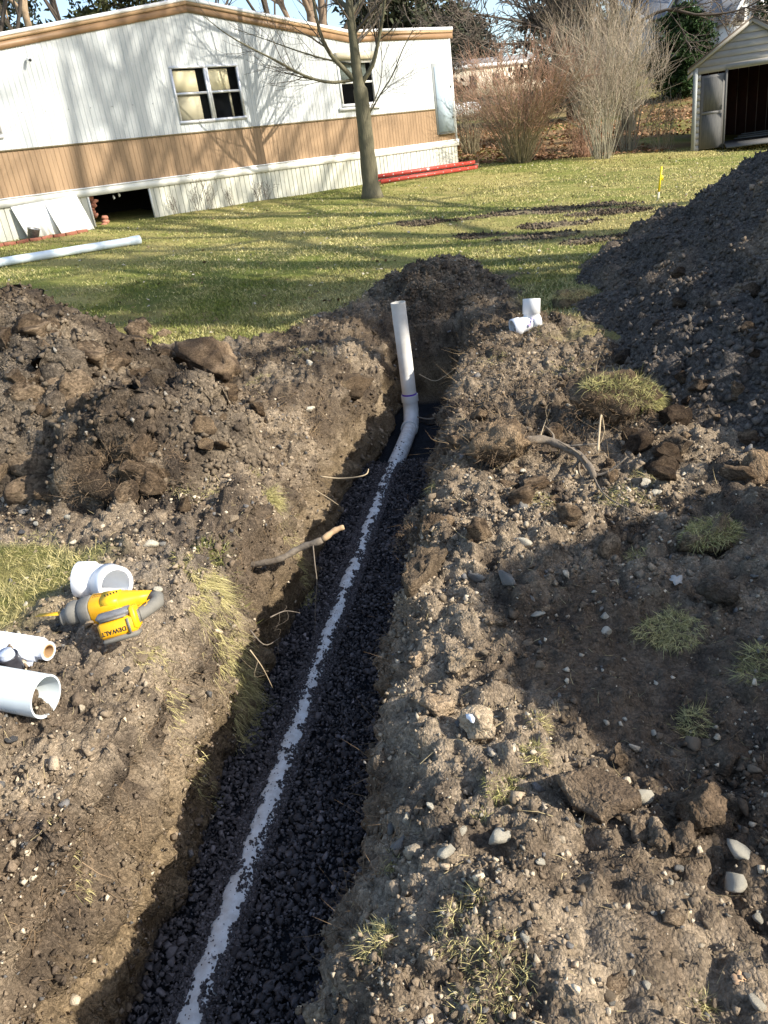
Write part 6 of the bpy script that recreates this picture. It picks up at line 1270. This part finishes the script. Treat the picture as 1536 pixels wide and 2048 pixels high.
# grassy ground behind the tools
X, Y = rng.uniform(-2.6, -.85, 36000), rng.uniform(1.2, 3.6, 36000); sm_ = soil_mask(X, Y); k = (sm_ < .6) & (rng.random(36000) > sm_) & (rng.random(36000) < .35 + .65 * sstep(-.3, .3, fbm(P3(X * 4, Y * 4), 2, 409))) & (h_left(X, Y) < .02); X, Y = X[k], Y[k]; n = len(X); D = rng.normal(0, .9, (n, 3)); D[:, 2] = 1
o = blades('grass', np.stack([X, Y, gz(X, Y) - .003], -1), D, rng.uniform(.02, .055, n), rng.uniform(.0013, .0026, n), rng.normal(0, .35, (n, 3)), grass_cols(n, .60 + .6 * fbm(P3(X * 3, Y * 3), 3, 407) + rng.normal(0, .2, n)), grassM); tag(o, 'dead and green grass around the pipes and saw', kind='stuff')
hn_ = (.75, -.2, -.75)
for a in ((450, 1258, 55, 1500, .085, .72, 'thick straw-yellow turf draped over the left lip below the saw', hn_), (430, 1300, 50, 900, .07, .8, 'matted yellow turf below the thick one on the left lip', hn_), (330, 1395, 48, 420, .05, .75, 'thin fringe of yellow grass on the left wall', hn_), (475, 1340, 34, 700, .12, .75, 'long hanging beard of yellow grass on the left lip', (.6, -.2, -1.1)),
          (575, 1075, 34, 700, .07, .55, 'yellow-green grass at the left rim above the cut root', (.6, -.1, -.2)), (590, 1140, 26, 450, .07, .6, 'yellow grass under the cut root', hn_), (545, 1000, 22, 300, .05, .55, 'little grass patch on the left rim', None), (430, 1105, 42, 900, .06, .10, 'green grass tuft near the cut root', None), (375, 1120, 30, 420, .05, .6, 'straw tuft beside the green tuft', None),
          (390, 985, 46, 700, .055, .7, 'yellow tuft in front of the root-filled clod', None), (410, 915, 28, 320, .05, .55, 'yellow-green tuft in the hollow of the left bank', None), (405, 820, 34, 360, .05, .6, 'grass patch at the foot of the left heap', None), (520, 760, 34, 360, .06, .65, 'straw patch beside the largest clod', None), (620, 705, 40, 420, .06, .6, 'torn turf patch on the left bank', None), (500, 945, 22, 260, .05, .55, 'turf patch at the top of the left wall', None),
          (50, 1100, 60, 700, .05, .75, 'dry grass patch left of the matted clod', None), (460, 1395, 30, 500, .09, .7, 'grass tongue hanging into the trench under the beard', (.5, -.2, -1.1)),
          (1003, 1575, 36, 800, .032, .35, 'bright green tuft among the right foreground stones', None), (1078, 1450, 20, 380, .035, .6, 'narrow upright yellow tuft on the right foreground clods', None), (1068, 1500, 28, 480, .035, .6, 'yellow grass strip below the narrow tuft', None), (1340, 1265, 75, 900, .045, .62, 'flattened green-grey turf in the shaded track', (-.4, -.5, .25)), (1420, 1080, 46, 700, .045, .55, 'sunlit yellow turf at the shadow\'s far edge', None), (1270, 1115, 20, 260, .035, .6, 'small yellow tuft at the shadow\'s far edge', None), (1380, 1440, 36, 360, .05, .6, 'thin straw tuft at the shadow\'s near edge', None),
          (1250, 1000, 60, 900, .05, .45, 'yellow-green grass patch below the arching root', None), (1300, 955, 46, 600, .05, .6, 'yellow grass around the broad white stone', None), (1080, 1005, 26, 300, .045, .55, 'grass wisps beside the arching root', None), (880, 970, 28, 420, .06, .65, 'straw tuft overhanging the right trench rim', (-.7, .1, -.5)), (985, 720, 30, 240, .05, .6, 'grass wisps on the right bank near the riser', None), (1130, 735, 60, 500, .05, .6, 'thin grass between the right bank and the dark heap', None), (1120, 680, 70, 600, .05, .6, 'trampled grass behind the pipe tee', None),
          (750, 1885, 44, 300, .05, .72, 'straw-coloured tuft on the right rim in the foreground', (-.35, -.1, .4)), (985, 1950, 85, 700, .035, .72, 'flat straw patch in the right foreground', None), (910, 1870, 55, 330, .03, .75, 'sparse straw below the dark hole', None), (960, 1640, 22, 260, .03, .6, 'curly grass between two pale stones', None), (785, 1730, 16, 200, .03, .55, 'tiny grass wisp at the trench rim', None), (950, 1800, 24, 220, .035, .7, 'dry wisps on the right bank', None), (1400, 2020, 30, 260, .035, .6, 'small tuft in the near right foreground', None), (1520, 1330, 46, 600, .06, .6, 'greyish turf at the foot of the near heap', None), (120, 1680, 26, 110, .03, .85, 'withered wisp on the near left wall', hn_), (1165, 600, 60, 500, .04, .6, 'trampled grass at the far foot of the dark heap', None), (1175, 650, 60, 500, .04, .6, 'trampled grass at the foot of the dark heap beside the tee', None), (1090, 600, 50, 400, .04, .6, 'trampled grass behind the end heap', None), (920, 540, 40, 500, .08, .35, 'green grass sprouting on the end heap', (-.1, -.6, .2))):
    tuft(a[0], a[1], a[2], int(a[3] * (2.6 if a[7] else 1.5)), a[4] * (1.0 if a[7] else 1), a[5], a[6], a[7])
# turf on the upturned clumps
def turf_cap(o, size, n, L, t, label, bias=(.3, 0, .6), cut=.25):
    q = rng.normal(size=(n * 3, 3)); q /= np.linalg.norm(q, axis=1)[:, None]; q = q[(q @ (np.array(bias) / np.linalg.norm(bias))) > cut][:n]; m_ = len(q); Rz = np.array(o.rotation_euler.to_matrix())
    P = np.array(o.location) + (q * np.array(size) / 2 * .93) @ Rz.T; D = (q @ Rz.T) * .6 + rng.normal(0, .6, (m_, 3)); B = rng.normal(0, .35, (m_, 3)); B[:, 2] -= .3
    tag(blades('grass_tuft', P, D, rng.uniform(.4, 1.1, m_) * L, rng.uniform(.0012, .0024, m_), B, grass_cols(m_, t + rng.normal(0, .25, m_)), grassM), label, 'grass tuft')
for (lab, size, n, L, t, gl, bs, ct) in (('upturned turf clump with grass on its crown by the dark heap', (.46, .34, .24), 3200, .05, .6, 'yellow-green grass on the crown of the upturned turf clump', (.5, .1, .8), .2), ('low turf clump with dead grass near the dark heap', (.42, .26, .14), 1500, .05, .85, 'dead grass on the low turf clump', (.2, 0, 1), .2), ('small turf clump at the edge of the shaded track', (.22, .15, .10), 1500, .035, .7, 'yellow grass on the small turf clump', (0, 0, 1), .15)):
    turf_cap(next(o for o in bpy.data.objects if o.get('label') == lab), size, n, L, t, gl, bs, ct)
# root fibres: dark matted hairs on cut faces, clods and under the rim turf
def fibres(name, P, D, L, W, col, label):
    n = len(P); o = blades(name, P, D, L, W, rng.normal(0, .55, (n, 3)), col, grassM); tag(o, label, kind='stuff')
I = pick_ground(5200, wall * sstep(.6, .15, GW) * (UU > -.2) * (UU < 5.5) / dist); P = G.reshape(-1, 3)[I]; D = NN.reshape(-1, 3)[I] * .5 + rng.normal(0, .6, (len(I), 3)); D[:, 2] -= .5
fibres('root_hairs', P, D, rng.uniform(.02, .075, len(I)), rng.uniform(.0009, .002, len(I)), np.array([.16, .11, .065]) * rng.uniform(.5, 1.9, (len(I), 1)), 'fine root hairs hanging from the cut trench faces')
I = pick_ground(9000, GS * (1 - wall) * (UU > 1.9) * (UU < 5.6) * (VV > .45) * (VV < 1.5) + GS * (UU > 2.2) * (UU < 5.5) * (VV < -.3) * (VV > -1.2) * .7); P = G.reshape(-1, 3)[I]; D = NN.reshape(-1, 3)[I] * .15 + rng.normal(0, .6, (len(I), 3)); D[:, 2] *= .4
fibres('root_mat', P + NN.reshape(-1, 3)[I] * .004, D, rng.uniform(.025, .09, len(I)), rng.uniform(.0012, .0028, len(I)), np.array([.20, .145, .085]) * rng.uniform(.35, 1.7, (len(I), 1)), 'matted dead roots and straw over both banks')
P, D = [], []
for (px, py, dz, R, n) in ((255, 955, .12, .26, 1500), (1010, 895, .06, .13, 700), (1215, 830, .08, .20, 1200), (1405, 1625, .0, .04, 260), (1440, 1510, .02, .05, 200), (790, 640, .0, .25, 700), (820, 1190, -.03, .12, 900), (850, 1080, -.03, .12, 600)):
    c = gp(px, py, dz); q = rng.normal(size=(n, 3)); q /= np.linalg.norm(q, axis=1)[:, None]; q[:, 2] = np.abs(q[:, 2]); P.append(c + q * R * (1, 1, .6) - np.array([0, 0, .02])); D.append(q + rng.normal(0, .8, (n, 3)) + np.array([0, 0, -.4]))
P, D = np.concatenate(P), np.concatenate(D); n = len(P); fibres('clod_roots', P, D, rng.uniform(.012, .045, n), rng.uniform(.001, .002, n), np.array([.15, .105, .065]) * rng.uniform(.4, 1.8, (n, 1)), 'matted roots clinging to the clods')
# straw and twig bits on the soil
I = pick_ground(6500, vis * (1 - wall) / dist ** 1.5 * (UU > -.7)); P = G.reshape(-1, 3)[I] + NN.reshape(-1, 3)[I] * .003; D = rng.normal(size=(len(I), 3)); D -= NN.reshape(-1, 3)[I] * (D * NN.reshape(-1, 3)[I]).sum(1)[:, None] * .9; dd = dist.ravel()[I]
fibres('straw', P, D, rng.uniform(.010, .04, len(I)), rng.uniform(.0007, .0016, len(I)) * dd ** .5, np.array([.42, .34, .19]) * rng.uniform(.35, 1.1, (len(I), 1)), 'bits of straw scattered over the dug soil')
# dead leaves and pale flecks on the lawn, leaf litter under the bushes
def leaves(name, X, Y, s, col, label, lift=.02, m=grassM):
    n = len(X); Z = np.where(in_near(X, Y), gz(X, Y), H(X, Y, True)) + rng.uniform(0, lift, n); a = rng.uniform(0, 6.283, n); e1 = np.stack([np.cos(a), np.sin(a), rng.normal(0, .35, n)], -1) * s[:, None]; e2 = np.stack([-np.sin(a), np.cos(a), rng.normal(0, .35, n)], -1) * s[:, None] * .62; C_ = np.stack([X, Y, Z + .008], -1)
    V = np.stack([C_ - e1, C_ + e2 + np.array([0, 0, .3]) * s[:, None], C_ + e1, C_ - e2], 1).reshape(-1, 3); o = link(name, mesh(name, V, np.arange(n * 4).reshape(-1, 4), col=np.repeat(col, 4, 0)), m); tag(o, label, kind='stuff')
n = 1500; az = rng.uniform(-.45, .52, n); r_ = rng.uniform(7, 24, n); X, Y = r_ * np.sin(az), r_ * np.cos(az); behind = ((X - hR[0]) * hn[0] + (Y - hR[1]) * hn[1] < .05) & ((X - hR[0]) * he[0] + (Y - hR[1]) * he[1] < .1); k = ~behind & (h_right(X, Y) < 0); X, Y = X[k], Y[k]; n = len(X)
leaves('fallen_leaves', X, Y, rng.uniform(.012, .035, n), np.where(rng.random((n, 1)) < .45, np.array([.48, .42, .32]), np.array([.16, .10, .06])) * rng.uniform(.7, 1.2, (n, 1)), 'dead leaves and pale flecks strewn over the lawn')
n = 26000; X = rng.uniform(3.2, 20, n); Y = 23.6 + rng.random(n) ** 1.5 * 16 - .05 * X; k = (rng.random(n) < .35 + .65 * sstep(-.3, .4, fbm(P3(X * .7, Y * .7), 3, 411))) & ~((X > 9.5) & (Y < 26.6) & (X < 14)); X, Y = X[k], Y[k]; n = len(X)
leaves('leaf_litter', X, Y, rng.uniform(.03, .075, n), np.array([.27, .155, .085]) * rng.uniform(.4, 1.7, (n, 1)) * np.array([1, 1, 1]), 'brown leaf litter on the slope behind the bushes', .06)
# two single leaves that stand out
def leaf(px, py, w, col, label, rz):
    P = gp(px, py); s = px2m(P, w) / 2; ang = np.linspace(0, 2 * math.pi, 21)[:-1]; r = s * (1 + .22 * np.cos(5 * ang) + .16 * np.cos(3 * ang + 1) + .10 * np.sin(9 * ang)) * .8; V = np.stack([r * np.cos(ang), r * np.sin(ang), .18 * r * np.sin(2 * ang + 1)], -1); V = np.concatenate([V, [[0, 0, .0]]]); F = np.array([(i, (i + 1) % 20, 20) for i in range(20)])
    o = link('leaf', mesh('leaf', V, F), mat('leaf_' + label.split()[0], col, .8, var=.15, vscale=60)); o.location = (P[0], P[1], P[2] + .012); o.rotation_euler = (.3, -.2, rz); md = o.modifiers.new('thickness', 'SOLIDIFY'); md.thickness = .0006; tag(o, label, 'leaf')
leaf(1352, 1166, 30, (.42, .40, .36), 'pale lobed dead leaf lying in the shaded track', .4)
leaf(1478, 1968, 34, (.42, .27, .16), 'tan curled dead leaf in the right foreground', 1.2)
